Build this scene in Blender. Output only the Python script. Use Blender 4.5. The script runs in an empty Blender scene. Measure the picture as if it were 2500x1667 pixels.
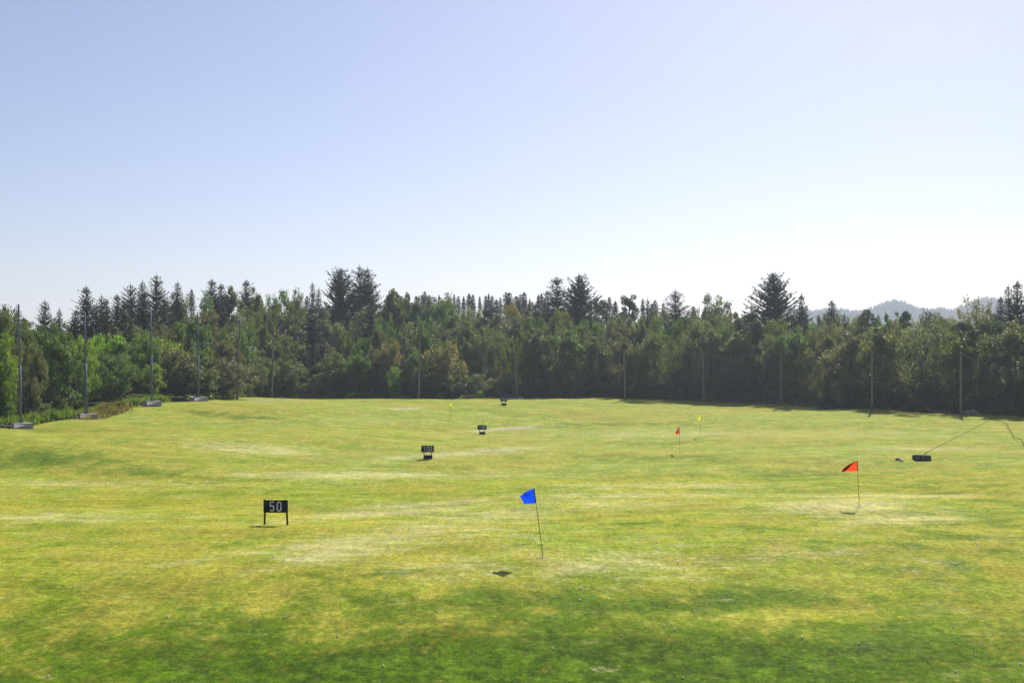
import bpy, math, random
import numpy as np
from mathutils import Vector

random.seed(7)
rng = np.random.default_rng(11)
sc = bpy.context.scene
COL = sc.collection
R = math.radians

# ------------------------------------------------------------------ camera geometry
F, CX, HY, CAMZ = 2800.0, 1250.0, 900.0, 6.8      # focal length and horizon of the survey, in units of a 2500 wide frame
def P(px, py, Y):                                   # a surveyed bearing and distance -> metres
    return ((px-CX)/F*Y, Y, CAMZ-(py-HY)/F*Y)

SUN_AZ, SUN_EL = R(20.0), R(40.0)                   # azimuth to the right of +Y

# ------------------------------------------------------------------ mesh helpers
def new_mesh(name, verts, faces, smooth=False):
    """verts (N,3), faces: (M,k) int array or list of such arrays"""
    if not isinstance(faces, list): faces = [faces]
    faces = [np.asarray(f, dtype=np.int32) for f in faces if len(f)]
    verts = np.asarray(verts, dtype=np.float32)
    me = bpy.data.meshes.new(name)
    me.vertices.add(len(verts)); me.vertices.foreach_set('co', verts.ravel())
    idx = np.concatenate([f.ravel() for f in faces])
    tot = np.concatenate([np.full(len(f), f.shape[1], dtype=np.int32) for f in faces])
    st = np.concatenate([[0], np.cumsum(tot)[:-1]]).astype(np.int32)
    me.loops.add(len(idx)); me.loops.foreach_set('vertex_index', idx)
    me.polygons.add(len(tot)); me.polygons.foreach_set('loop_start', st)
    if smooth: me.polygons.foreach_set('use_smooth', np.ones(len(tot), dtype=bool))
    me.update(calc_edges=True); me.validate()
    return me

class MB:
    def __init__(s): s.v = []; s.f = {}; s.n = 0
    def add(s, v, f):
        v = np.asarray(v, float); f = np.asarray(f, int)
        if len(f) == 0: return
        s.v.append(v); s.f.setdefault(f.shape[1], []).append(f+s.n); s.n += len(v)
    def mesh(s, name, smooth=False):
        return new_mesh(name, np.concatenate(s.v), [np.concatenate(x) for x in s.f.values()], smooth)
    def box(s, c, d, bev=0.0, yaw=0.0):
        """box with chamfered edges"""
        c = np.array(c, float); h = np.array(d, float)/2
        b = min(bev, h.min()*0.9)
        if b <= 0:
            v = np.array([[x, y, z] for x in (-1, 1) for y in (-1, 1) for z in (-1, 1)])*h
            f = np.array([[0,1,3,2],[4,6,7,5],[0,4,5,1],[2,3,7,6],[0,2,6,4],[1,5,7,3]])
            fs = [f]
        else:
            vs = []; ids = {}
            for sx in (-1, 1):
                for sy in (-1, 1):
                    for sz in (-1, 1):
                        for a in range(3):
                            p = np.array([sx, sy, sz])*(h-b); p[a] = [sx, sy, sz][a]*h[a]
                            ids[(sx, sy, sz, a)] = len(vs); vs.append(p)
            v = np.array(vs); q = []; t = []
            for a in range(3):
                o = [i for i in range(3) if i != a]
                for s_ in (-1, 1):
                    ring = []
                    for (p_, r_) in ((-1,-1),(1,-1),(1,1),(-1,1)):
                        k = [0,0,0]; k[a] = s_; k[o[0]] = p_; k[o[1]] = r_
                        ring.append(ids[(k[0],k[1],k[2],a)])
                    q.append(ring)
                for p_ in (-1, 1):
                    for r_ in (-1, 1):
                        k0 = [0,0,0]; k0[o[0]] = p_; k0[o[1]] = r_; k1 = list(k0); k0[a] = -1; k1[a] = 1
                        q.append([ids[(*k0,o[0])], ids[(*k1,o[0])], ids[(*k1,o[1])], ids[(*k0,o[1])]])
            for sx in (-1, 1):
                for sy in (-1, 1):
                    for sz in (-1, 1):
                        t.append([ids[(sx,sy,sz,0)], ids[(sx,sy,sz,1)], ids[(sx,sy,sz,2)]])
            fs = [np.array(q), np.array(t)]
        cs, sn = math.cos(yaw), math.sin(yaw)
        v = v @ np.array([[cs, sn, 0], [-sn, cs, 0], [0, 0, 1]]) + c
        s.v.append(v)
        for f in fs: s.f.setdefault(f.shape[1], []).append(f+s.n)
        s.n += len(v)
    def tube(s, pts, rad, k=6, cap=True):
        pts = np.asarray(pts, float); n = len(pts)
        rad = np.broadcast_to(np.asarray(rad, float), (n,))
        d = np.gradient(pts, axis=0); d /= np.linalg.norm(d, axis=1)[:, None]+1e-9
        ref = np.array([0.3, 0.9, 0.1]) if abs(d[0][1]) < 0.8 else np.array([1., 0, 0])
        a = np.cross(d, ref); a /= np.linalg.norm(a, axis=1)[:, None]+1e-9
        b = np.cross(d, a)
        th = np.arange(k)*2*math.pi/k
        v = (pts[:, None]+(a[:, None]*np.cos(th)[None, :, None]+b[:, None]*np.sin(th)[None, :, None])*rad[:, None, None]).reshape(-1, 3)
        i = np.arange(n-1)[:, None]*k; j = np.arange(k)[None]; j2 = (j+1) % k
        f = np.stack([i+j, i+j2, i+k+j2, i+k+j], -1).reshape(-1, 4)
        if cap:
            v = np.concatenate([v, pts[:1], pts[-1:]])
            c0, c1 = n*k, n*k+1; jj = np.arange(k); j3 = (jj+1) % k
            t = np.concatenate([np.stack([np.full(k, c0), j3, jj], -1), np.stack([np.full(k, c1), (n-1)*k+jj, (n-1)*k+j3], -1)])
            s.v.append(v); s.f.setdefault(4, []).append(f+s.n); s.f.setdefault(3, []).append(t+s.n); s.n += len(v)
        else: s.add(v, f)

def obj(name, me, mat, parent=None, loc=(0,0,0)):
    o = bpy.data.objects.new(name, me); COL.objects.link(o)
    if mat is not None and len(me.materials) == 0: me.materials.append(mat)
    o.location = loc
    if parent: o.parent = parent
    return o
def empty(name, loc, rz=0.0, sc_=(1,1,1)):
    o = bpy.data.objects.new(name, None); COL.objects.link(o)
    o.location = loc; o.rotation_euler = (0, 0, rz); o.scale = sc_; o.empty_display_size = 0.3
    return o
def tag(o, label=None, cat=None, group=None, kind=None):
    if label: o['label'] = label
    if cat: o['category'] = cat
    if group: o['group'] = group
    if kind: o['kind'] = kind
    return o

# ------------------------------------------------------------------ materials
def mat(name):
    m = bpy.data.materials.new(name); m.use_nodes = True
    nt = m.node_tree; nt.nodes.clear()
    return m, nt, nt.nodes, nt.links
def node(ns, t, **kw):
    n = ns.new(t)
    for k, v in kw.items(): setattr(n, k, v)
    return n
def mixc(ns, ln, fac, a, b, bt='MIX'):
    n = ns.new('ShaderNodeMix'); n.data_type = 'RGBA'; n.blend_type = bt
    for sock, val in ((n.inputs[0], fac), (n.inputs[6], a), (n.inputs[7], b)):
        if isinstance(val, bpy.types.NodeSocket): ln.new(val, sock)
        elif isinstance(val, (int, float)): sock.default_value = val
        else: sock.default_value = (*val, 1)
    return n.outputs[2]
def math_(ns, ln, op, a, b=0.0, clamp=False):
    n = ns.new('ShaderNodeMath'); n.operation = op; n.use_clamp = clamp
    for i, val in enumerate((a, b)):
        if isinstance(val, bpy.types.NodeSocket): ln.new(val, n.inputs[i])
        else: n.inputs[i].default_value = val
    return n.outputs[0]
def ramp(ns, ln, x, a, b, lo=0.0, hi=1.0):
    n = ns.new('ShaderNodeMapRange'); n.interpolation_type = 'SMOOTHSTEP'
    ln.new(x, n.inputs[0])
    for i, v in enumerate((a, b, lo, hi)): n.inputs[i+1].default_value = v
    return n.outputs[0]
def noise(ns, ln, vec, scale, detail=3, rough=0.55, mp=None, dist=0.0):
    if mp:
        m = ns.new('ShaderNodeMapping'); ln.new(vec, m.inputs[0])
        m.inputs['Scale'].default_value = mp[0]; m.inputs['Rotation'].default_value = mp[1]; vec = m.outputs[0]
    n = ns.new('ShaderNodeTexNoise'); ln.new(vec, n.inputs['Vector'])
    n.inputs['Scale'].default_value = scale; n.inputs['Detail'].default_value = detail
    n.inputs['Roughness'].default_value = rough; n.inputs['Distortion'].default_value = dist
    return n.outputs[0]

def simple(name, c, rough=0.6, metal=0.0, var=0.15, scale=6.0, bump=0.0, spec=0.5):
    m, nt, ns, ln = mat(name)
    g = ns.new('ShaderNodeTexCoord').outputs['Object']
    n1 = noise(ns, ln, g, scale, 4)
    f = ramp(ns, ln, n1, 0.3, 0.7)
    col = mixc(ns, ln, f, tuple(x*(1-var) for x in c), tuple(min(1, x*(1+var)) for x in c))
    b = ns.new('ShaderNodeBsdfPrincipled'); ln.new(col, b.inputs['Base Color'])
    b.inputs['Roughness'].default_value = rough; b.inputs['Metallic'].default_value = metal
    b.inputs['Specular IOR Level'].default_value = spec
    if bump:
        bp = ns.new('ShaderNodeBump'); bp.inputs['Strength'].default_value = bump
        ln.new(noise(ns, ln, g, scale*5, 4), bp.inputs['Height']); ln.new(bp.outputs[0], b.inputs['Normal'])
    o = ns.new('ShaderNodeOutputMaterial'); ln.new(b.outputs[0], o.inputs[0])
    return m

def leaf_mat(name, c, c2, trans, tfac=0.38, rough=0.5, spec=0.35):
    """leaves: two tones from leaf to leaf and clump to clump, light passes through"""
    m, nt, ns, ln = mat(name)
    g = ns.new('ShaderNodeNewGeometry')
    oc = ns.new('ShaderNodeTexCoord').outputs['Object']
    oi = ns.new('ShaderNodeObjectInfo').outputs['Random']
    n1 = ramp(ns, ln, noise(ns, ln, oc, 0.45, 2), 0.35, 0.65)
    r = math_(ns, ln, 'MULTIPLY', g.outputs['Random Per Island'], 0.55)
    f = math_(ns, ln, 'ADD', math_(ns, ln, 'MULTIPLY', n1, 0.45), r, True)
    col = mixc(ns, ln, f, c, c2)
    hs = ns.new('ShaderNodeHueSaturation'); ln.new(col, hs.inputs['Color'])
    ln.new(ramp(ns, ln, oi, 0, 1, 0.485, 0.512), hs.inputs['Hue']); ln.new(ramp(ns, ln, oi, 0, 1, 0.85, 1.15), hs.inputs['Value'])
    b = ns.new('ShaderNodeBsdfPrincipled'); ln.new(hs.outputs[0], b.inputs['Base Color'])
    b.inputs['Roughness'].default_value = rough; b.inputs['Specular IOR Level'].default_value = spec
    t = ns.new('ShaderNodeBsdfTranslucent')
    ln.new(mixc(ns, ln, 1.0, hs.outputs[0], trans, 'MULTIPLY'), t.inputs[0])
    mx = ns.new('ShaderNodeMixShader'); mx.inputs[0].default_value = tfac
    ln.new(b.outputs[0], mx.inputs[1]); ln.new(t.outputs[0], mx.inputs[2])
    o = ns.new('ShaderNodeOutputMaterial'); ln.new(mx.outputs[0], o.inputs[0])
    return m

TR = (2.6, 2.5, 1.2)
M = {}
M['green'] = leaf_mat('leaf_green', (0.036, 0.075, 0.016), (0.100, 0.155, 0.034), TR)
M['bright green'] = leaf_mat('leaf_bright_green', (0.065, 0.130, 0.014), (0.150, 0.240, 0.026), (2.8,2.7,1.2), 0.45)
M['olive'] = leaf_mat('leaf_olive', (0.050, 0.070, 0.024), (0.120, 0.140, 0.050), TR)
M['brownish'] = leaf_mat('leaf_brownish', (0.062, 0.074, 0.028), (0.125, 0.128, 0.052), TR)
M['yellowish'] = leaf_mat('leaf_yellowish', (0.095, 0.110, 0.022), (0.165, 0.150, 0.035), TR)
M['grey green'] = leaf_mat('leaf_grey_green', (0.050, 0.070, 0.034), (0.160, 0.180, 0.095), TR, 0.34, 0.55, 0.3)
M['spruce'] = leaf_mat('needle_dark', (0.018, 0.036, 0.018), (0.036, 0.060, 0.028), (1.6, 1.7, 1.1), 0.22, 0.55)
M['pine'] = leaf_mat('needle_pine', (0.028, 0.062, 0.024), (0.055, 0.100, 0.036), (1.8, 1.9, 1.1), 0.25, 0.5)
M['bark'] = simple('bark', (0.055, 0.047, 0.040), 0.9, 0, 0.35, 3.0, 0.6)
M['birch_bark'] = simple('pale_bark', (0.14, 0.135, 0.125), 0.85, 0, 0.45, 2.0, 0.4)
M['galvanised'] = simple('galvanised_steel', (0.13, 0.16, 0.22), 0.75, 0.1, 0.12, 2.0, 0, 0.2)
M['concrete'] = simple('concrete', (0.30, 0.285, 0.28), 0.9, 0, 0.18, 2.5, 0.4)
M['pole_wood'] = simple('weathered_pole_wood', (0.18, 0.155, 0.12), 0.85, 0, 0.3, 1.2, 0.3)
M['sign_black'] = simple('sign_black', (0.018, 0.018, 0.024), 0.7, 0, 0.2, 8, 0, 0.2)
M['numeral'] = simple('numeral_silver', (0.55, 0.58, 0.68), 0.5, 0, 0.08, 8)
M['sign_leg'] = simple('sign_leg_dark', (0.022, 0.022, 0.024), 0.7, 0, 0.2, 8)
M['sign_stick'] = simple('sign_stick_wood', (0.12, 0.09, 0.05), 0.8, 0, 0.2, 8)
M['ballast'] = simple('ballast_box_black', (0.022, 0.022, 0.026), 0.85, 0, 0.3, 5, 0.3)
M['stick'] = simple('flagstick', (0.030, 0.020, 0.014), 0.5)
M['sleeve'] = simple('flag_sleeve', (0.012, 0.012, 0.05), 0.7)
M['rope'] = simple('rope', (0.20, 0.20, 0.19), 0.9, 0, .1, 5, 0, .1)
M['cable'] = simple('dark_cable', (0.010, 0.010, 0.009), 0.9, 0, .1, 5, 0, 0.05)
M['rock'] = simple('rock_grey', (0.20, 0.19, 0.18), 0.9, 0, 0.4, 3.0, 0.7)
M['bluish_rock'] = simple('rock_bluish', (0.10, 0.115, 0.15), 0.9, 0, 0.25, 1.5, 0.5)
M['pale_rock'] = simple('rock_pale', (0.42, 0.40, 0.38), 0.9, 0, 0.3, 3.0, 0.5)
M['dark_timber'] = simple('dark_timber', (0.028, 0.022, 0.020), 0.9, 0, 0.4, 4.0, 0.6)
M['dead_wood'] = simple('dead_wood', (0.20, 0.155, 0.12), 0.9, 0, 0.4, 5.0, 0.4)
M['ball'] = simple('golf_ball_white', (0.78, 0.78, 0.80), 0.35, 0, 0.04, 30)
M['earth'] = simple('sandy_earth', (0.30, 0.27, 0.17), 0.95, 0, 0.3, 6, 0.5)
M['butterbur'] = leaf_mat('big_leaf_green', (0.13, 0.20, 0.05), (0.28, 0.36, 0.14), (1.8, 1.9, 1.0), 0.3, 0.35, 0.6)

def cloth(name, c, tr):
    m, nt, ns, ln = mat(name)
    d = ns.new('ShaderNodeBsdfPrincipled'); d.inputs['Base Color'].default_value = (*c, 1); d.inputs['Roughness'].default_value = 0.7
    d.inputs['Specular IOR Level'].default_value = 0.2
    oc = ns.new('ShaderNodeTexCoord').outputs['Object']
    w = noise(ns, ln, oc, 60, 2)
    t = ns.new('ShaderNodeBsdfTranslucent')
    ln.new(mixc(ns, ln, w, tuple(x*0.9 for x in tr), tr), t.inputs[0])
    mx = ns.new('ShaderNodeMixShader'); mx.inputs[0].default_value = 0.62
    ln.new(d.outputs[0], mx.inputs[1]); ln.new(t.outputs[0], mx.inputs[2])
    o = ns.new('ShaderNodeOutputMaterial'); ln.new(mx.outputs[0], o.inputs[0])
    return m
M['red_fold_shade'] = simple('red_nylon_fold_shade', (0.10, 0.010, 0.012), 0.8, 0, .1, 8, 0, .1)  # same red nylon painted darker where the doubled fold lets less light through
M['blue_cloth'] = cloth('blue_nylon', (0.006, 0.035, 0.62), (0.005, 0.07, 0.95))
M['red_cloth'] = cloth('red_nylon', (0.55, 0.030, 0.012), (0.95, 0.07, 0.015))
M['yellow_cloth'] = cloth('yellow_nylon', (0.75, 0.66, 0.004), (0.98, 0.92, 0.01))

# ------------------------------------------------------------------ terrain
U_T = [-900, -300, 48, 209, 370, 485, 582, 665, 1023, 1260, 1525, 1718, 1908, 2128, 2345, 2500, 2900, 3500]
E_T = [95, 103, 116, 129, 146, 158, 176, 190, 196, 203, 200, 198, 193, 163, 151, 144, 128, 110]
def yedge(u): return np.interp(u, U_T, E_T)
ctl = []
for px, py, Y in [(1718,998,184),(1908,1002,178),(2128,1017,148),(2345,1033,137),(1600,988,187),(630,1282,50),(1044,1122,97),(1177,1059,138),(1230,989,176),
                  (1326,1360,41.4),(2098,1244,57),(1661,1109,102),(1710,1067.5,118),(1100,1022,152),(2252,1120,91),(2480,1040,131),
                  (48,1036,116),(209,1025,128),(370,990,144),(485,978,155),(582,976,172),(665,975.5,187),(850,975,192),(1023,973.5,190),(1260,978.5,200),
                  (1525,974,195),(1718,984,195),(1908,991,190),(2128,1004,158),(2345,1017,147),(2500,1028,141)]:
    ctl.append(P(px, py, Y))
ctl += [(-9,8,-3.4),(0,5,-3.5),(9,8,-3.4),(-45,20,-1.8),(50,20,-1.6),(-10,20,-2.1),(10,20,-2.1),(-14,29,-1.15),(0,29,-1.3),(14,29,-1.15),(-17,36,-.4),(0,35,-.42),(18,36,-.4),(0,41,0.0),(-20,42,0.05),(22,41,0.02),(-22,50,0.1),(22,46,-0.25),(-30,62,-0.7),(0,64,-0.75),(40,75,0.2),(-36,85,-0.7),(5,82,-1.3),
        (-70,60,0.6),(-62,100,1.4),(75,60,1.2),(80,110,1.6),(-24,118,0.2),(24,142,-0.4),(-10,160,0.6),(45,108,-0.35),(33,88,-0.75),(-40,115,0.9)]
ctl = np.array(ctl)
def _k(r2): return 0.5*r2*np.log(r2+1e-9)
def _tps():
    X = ctl[:, :2]/50; n = len(X)
    K = _k(((X[:, None]-X[None])**2).sum(-1)) + np.eye(n)*1e-4
    Pm = np.c_[np.ones(n), X]
    A = np.block([[K, Pm], [Pm.T, np.zeros((3, 3))]])
    return np.linalg.solve(A, np.r_[ctl[:, 2], 0, 0, 0])
W_ = _tps()
KEEP = [P(a, b, c)[:2] for a, b, c in [(673,1281,50),(1044,1122,97),(1177,1059,138),(1230,989,176),(1326,1360,41.4),(2098,1244,57),(1661,1109,102),(1710,1067.5,118),(1100,1022,152),(2252,1120,91)]]
def tps(x, y):
    q = np.stack([x, y], -1).reshape(-1, 2)/50; out = np.empty(len(q))
    for i in range(0, len(q), 20000):
        s = q[i:i+20000]
        out[i:i+20000] = _k(((s[:, None]-ctl[None, :, :2]/50)**2).sum(-1)) @ W_[:-3] + W_[-3] + s @ W_[-2:]
    return out.reshape(np.shape(x))
def sstep(t): t = np.clip(t, 0, 1); return t*t*(3-2*t)
def ground(x, y):
    x = np.asarray(x, float); y = np.asarray(y, float)
    ys = np.maximum(y, 6.0)
    u = np.clip(CX+F*x/ys, -500, 3000)
    ye = yedge(u)
    yc = np.minimum(np.clip(y, 8, None), ye+4)
    xc = np.where(y > ye+4, (u-CX)/F*yc, np.clip(x, -(yc*0.5+30), yc*0.5+30)); xc = np.clip(xc, -85, 90)
    z = tps(xc, yc)
    d = np.maximum(y-ye, 0)
    z = z + 11.0*sstep((d-8)/140)
    # gentle swells of the mown field
    a = sstep((y-20)/20)*(1-sstep((d-2)/6))
    z = z + a*(0.10*np.sin(x*0.19+1.3*np.sin(y*0.07))*np.sin(y*0.23+0.8) + 0.05*np.sin(x*0.43+y*0.31+2.0*np.sin(x*0.11)))*np.clip(y/70, 0.4, 1)
    dm = np.full(x.shape, 1e9)
    for a0_, b0_ in KEEP: dm = np.minimum(dm, (x-a0_)**2+(y-b0_)**2)
    w_ = 1-np.exp(-dm/30.0)
    z = z + a*w_*(0.24*np.sin(x*0.11+1.7*np.sin(y*0.05+1))*np.sin(y*0.15+0.4*np.sin(x*.07))+0.07*np.sin(y*0.42+1.5*np.sin(x*0.13)))
    far = sstep((y-420)/400)
    return z*(1-far)+12*far
def gz(x, y): return float(ground(np.array([x]), np.array([y]))[0])
def hit(px, py):
    """where the line of sight to a surveyed bearing meets the turf"""
    Ys = np.arange(18, 215, 0.25); x = (px-CX)/F*Ys
    z = ground(x, Ys); r = CAMZ-(py-HY)/F*Ys
    k = np.argmax(r <= z)
    return (x[k], Ys[k], z[k]) if (r <= z).any() else None

def axis(segs):
    out = []
    for a, b, s in segs: out += list(np.arange(a, b, s))
    out.append(segs[-1][1]); return np.array(out)
gx = axis([(-2600,-800,150),(-800,-300,50),(-300,-110,10),(-110,-40,2),(-40,40,0.8),(40,110,2),(110,300,10),(300,800,50),(800,2600,150)])
gy = axis([(-180,-20,20),(-20,16,4),(16,90,0.6),(90,215,1.0),(215,340,5),(340,800,40),(800,2960,80)])
GX, GY = np.meshgrid(gx, gy)
GZ = ground(GX, GY)
nv = len(gx); me_i = np.arange(len(gy)-1)[:, None]*nv+np.arange(nv-1)[None]
gf = np.stack([me_i, me_i+1, me_i+nv+1, me_i+nv], -1).reshape(-1, 4)
gme = new_mesh('ground', np.stack([GX, GY, GZ], -1).reshape(-1, 3), gf, True)
U = CX+F*GX/np.maximum(GY, 6); 
PYv = HY+(CAMZ-GZ)*F/np.maximum(GY, 6)
D = GY-yedge(np.clip(U, -900, 3500))
forest = sstep((D-1.5)/3.0)
# lush and parched turf as surveyed, lush also painting lens vignetting at the bottom (px, py, rx, ry, angle, amount)
def blobs(L, U, PYv):
    out = np.zeros_like(U)
    for (a, b, rx, ry, ang, am) in L:
        dx, dy = U-a, PYv-b; c, s = math.cos(R(ang)), math.sin(R(ang))
        e = ((dx*c+dy*s)/rx)**2+((-dx*s+dy*c)/ry)**2
        out = np.maximum(out, am*np.exp(-e*1.1))
    return out
L_LUSH_VIGNETTE = [(80,1118,260,34,2,1.0),(330,1155,180,16,4,.8),(520,1168,180,7,2,.7),(560,1015,140,9,6,1.0),(620,1020,120,8,3,.8),(430,1035,200,12,0,.5),
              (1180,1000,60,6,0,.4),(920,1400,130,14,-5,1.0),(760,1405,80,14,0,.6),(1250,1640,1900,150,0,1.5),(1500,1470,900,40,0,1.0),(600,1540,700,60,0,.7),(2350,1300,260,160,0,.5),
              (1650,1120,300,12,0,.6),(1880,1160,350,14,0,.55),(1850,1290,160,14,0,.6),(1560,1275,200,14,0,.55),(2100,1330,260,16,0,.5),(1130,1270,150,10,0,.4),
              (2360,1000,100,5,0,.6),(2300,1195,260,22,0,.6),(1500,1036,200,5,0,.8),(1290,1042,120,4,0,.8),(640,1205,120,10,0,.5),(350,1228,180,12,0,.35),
              (110,1050,260,6,0,.6),(200,1600,600,90,0,.35),(850,1205,250,8,0,.5),(600,1320,300,12,-6,.45),(1300,1205,240,10,0,.5),(0,1660,500,120,0,.8),(2500,1640,500,130,0,.8)]  # last two darken the lower corners, lens vignetting painted into the turf
L_STRAW = [(850,1160,380,10,0,.6),(900,1255,300,10,-4,.7),(1050,1230,260,9,-4,.6),(1080,1290,300,40,-8,.55),(820,1340,190,40,-6,.75),(2060,1235,180,22,0,.95),
               (2200,1265,180,20,0,.7),(1550,1210,360,8,0,.6),(2200,1210,300,6,0,.8),(600,1095,180,14,4,.6),(1150,1105,220,9,-4,.7),(1230,1047,110,4,-4,1.0),
               (990,997,40,3,0,1.0),(1640,1185,300,8,0,.6),(2270,1095,160,5,0,.6),(1500,1230,220,14,0,.5),(1430,1380,300,40,0,.4),(460,1370,280,7,-8,.6),(130,1260,280,16,0,.45),
               (220,1180,300,10,0,.5),(1750,1060,500,10,0,.35),(1100,1390,260,30,0,.5),(2000,1350,200,20,0,.35),(700,1030,500,8,0,.2),(2080,1230,60,12,0,.9)]
L_BARE = [(1250,1047,90,3,-3,.9),(980,996,35,2.5,2,.8),(1440,1020,50,2,-2,.6),(1460,1635,24,14,-50,.7),(1430,1645,20,12,-50,.6),(1490,1625,16,14,-50,.6),(340,1020,26,2.5,0,.7),(352,1012,20,2.5,0,.6),
              (305,1012,16,2.5,0,.9),(1030,1003,25,2,0,.6),(2070,1300,80,20,10,.35),(2290,1370,120,24,20,.35),(2230,1400,100,22,15,.3),(1890,1350,80,26,0,.3),(650,978,60,2,0,.8),(720,978,70,1.5,0,.7),
              (2330,1395,60,18,20,.3),(2430,1320,80,16,10,.3),(1090,1180,300,3,-2,.25),(1320,1367,30,4,0,.5),(2470,1080,50,4,-20,.5)]
lush, straw, bare = (blobs(q, U, PYv) for q in (L_LUSH_VIGNETTE, L_STRAW, L_BARE))
a = gme.color_attributes.new('turf', 'FLOAT_COLOR', 'POINT')
a.data.foreach_set('color', np.stack([lush, straw, forest, bare], -1).astype(np.float32).ravel())

def turf_colour(ns, ln):
    pos = ns.new('ShaderNodeNewGeometry').outputs['Position']
    at = node(ns, 'ShaderNodeAttribute', attribute_name='turf')
    sp = ns.new('ShaderNodeSeparateColor'); ln.new(at.outputs['Color'], sp.inputs[0])
    Lu, St, Fo, Ba = sp.outputs[0], sp.outputs[1], sp.outputs[2], at.outputs['Alpha']
    big = noise(ns, ln, pos, 0.055, 5, 0.6, ((1.0, 0.8, 1), (0, 0, 0.3)), 0.6)
    med = noise(ns, ln, pos, 0.45, 6, 0.65, ((1, 0.8, 1), (0, 0, 0.5)), 0.4)
    fin = noise(ns, ln, pos, 5.0, 5, 0.75)
    grn = noise(ns, ln, pos, 26.0, 3, 0.8)
    sml = noise(ns, ln, pos, 1.6, 6, 0.7)
    # base of the field: yellow green to olive
    f1 = ramp(ns, ln, math_(ns, ln, 'ADD', math_(ns, ln, 'MULTIPLY', big, 0.5), math_(ns, ln, 'MULTIPLY', med, 0.5)), 0.43, 0.57)
    c = mixc(ns, ln, f1, (0.365, 0.345, 0.048), (0.265, 0.335, 0.022))
    # lush turf, its dark tone also painting the vignetting near the bottom
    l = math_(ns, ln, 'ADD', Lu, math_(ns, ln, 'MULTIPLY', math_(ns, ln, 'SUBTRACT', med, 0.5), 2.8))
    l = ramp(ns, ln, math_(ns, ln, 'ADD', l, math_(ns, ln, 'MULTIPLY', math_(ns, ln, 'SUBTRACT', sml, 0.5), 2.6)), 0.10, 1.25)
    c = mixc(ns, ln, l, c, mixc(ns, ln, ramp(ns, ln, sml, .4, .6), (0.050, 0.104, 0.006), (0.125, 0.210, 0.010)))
    # parched straw, streaked along two mowing directions
    s1 = noise(ns, ln, pos, 0.9, 8, 0.72, ((0.55, 1.25, 1), (0, 0, R(18))), 0.5)
    s2 = noise(ns, ln, pos, 3.1, 5, 0.75, ((0.6, 1.4, 1), (0, 0, R(-24))), 0.3)
    s = math_(ns, ln, 'ADD', math_(ns, ln, 'MULTIPLY', s1, 0.62), math_(ns, ln, 'MULTIPLY', s2, 0.38))
    st = math_(ns, ln, 'ADD', math_(ns, ln, 'MULTIPLY', St, 0.25), math_(ns, ln, 'ADD', s, math_(ns, ln, 'MULTIPLY', big, 0.25)))
    st = ramp(ns, ln, math_(ns, ln, 'SUBTRACT', st, math_(ns, ln, 'MULTIPLY', Lu, 0.06)), 0.62, 0.84, 0.0, 0.85)
    c = mixc(ns, ln, st, c, (0.56, 0.51, 0.25))
    # streaks across and along the mowing
    for (sx_, sy_, an, sc1, lo, hi, a1, a2) in ((0.16, 0.55, 7, 1.0, .36, .64, .90, 1.09), (2.9, 0.45, -12, 1.0, .34, .66, .91, 1.08), (0.9, 2.6, 21, 1.0, .34, .66, .90, 1.10), (0.35, 0.45, 0, 1.0, .36, .64, .90, 1.10)):
        q = ramp(ns, ln, noise(ns, ln, pos, sc1, 5, 0.7, ((sx_, sy_, 1), (0, 0, R(an))), 0.3), lo, hi, a1, a2)
        cc = ns.new('ShaderNodeCombineXYZ'); ln.new(q, cc.inputs[0]); ln.new(q, cc.inputs[1]); ln.new(q, cc.inputs[2])
        c = mixc(ns, ln, 1.0, c, cc.outputs[0], 'MULTIPLY')
    # rows left by the mower, running away from the tee
    wv = node(ns, 'ShaderNodeTexWave', wave_type='BANDS', bands_direction='X')
    mp = ns.new('ShaderNodeMapping'); mp.inputs['Rotation'].default_value = (0, 0, R(-6)); ln.new(pos, mp.inputs[0]); ln.new(mp.outputs[0], wv.inputs[0])
    wv.inputs['Scale'].default_value = 0.55; wv.inputs['Distortion'].default_value = 3.0; wv.inputs['Detail'].default_value = 3; wv.inputs['Detail Scale'].default_value = 0.6
    wm = math_(ns, ln, 'MULTIPLY', wv.outputs['Fac'], ramp(ns, ln, med, 0.45, 0.65, 0.0, 0.13))
    c = mixc(ns, ln, wm, c, (0.34, 0.31, 0.09))
    # bare scrapes
    b = math_(ns, ln, 'ADD', Ba, math_(ns, ln, 'MULTIPLY', math_(ns, ln, 'SUBTRACT', math_(ns, ln, 'ADD', sml, fin), 1.0), 2.2))
    b = math_(ns, ln, 'MULTIPLY', ramp(ns, ln, b, 0.35, 0.8), ramp(ns, ln, Ba, 0.03, 0.25))
    c = mixc(ns, ln, b, c, (0.40, 0.33, 0.25))
    # grain of blades and thatch
    g2 = math_(ns, ln, 'ADD', math_(ns, ln, 'MULTIPLY', fin, 0.55), math_(ns, ln, 'MULTIPLY', grn, 0.45))
    c = mixc(ns, ln, ramp(ns, ln, g2, 0.40, 0.60, 0.75, 0.0), c, mixc(ns, ln, 1.0, c, (0.42, 0.50, 0.36), 'MULTIPLY'))
    c = mixc(ns, ln, ramp(ns, ln, g2, 0.50, 0.62, 0.0, 0.60), c, mixc(ns, ln, 1.0, c, (1.6, 1.5, 1.5), 'MULTIPLY'))
    # dark divots
    dv = ramp(ns, ln, noise(ns, ln, pos, 2.3, 3, 0.8), 0.735, 0.77)
    c = mixc(ns, ln, math_(ns, ln, 'MULTIPLY', dv, 0.75), c, (0.035, 0.040, 0.018))
    return c, Fo, sml, g2
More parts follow.
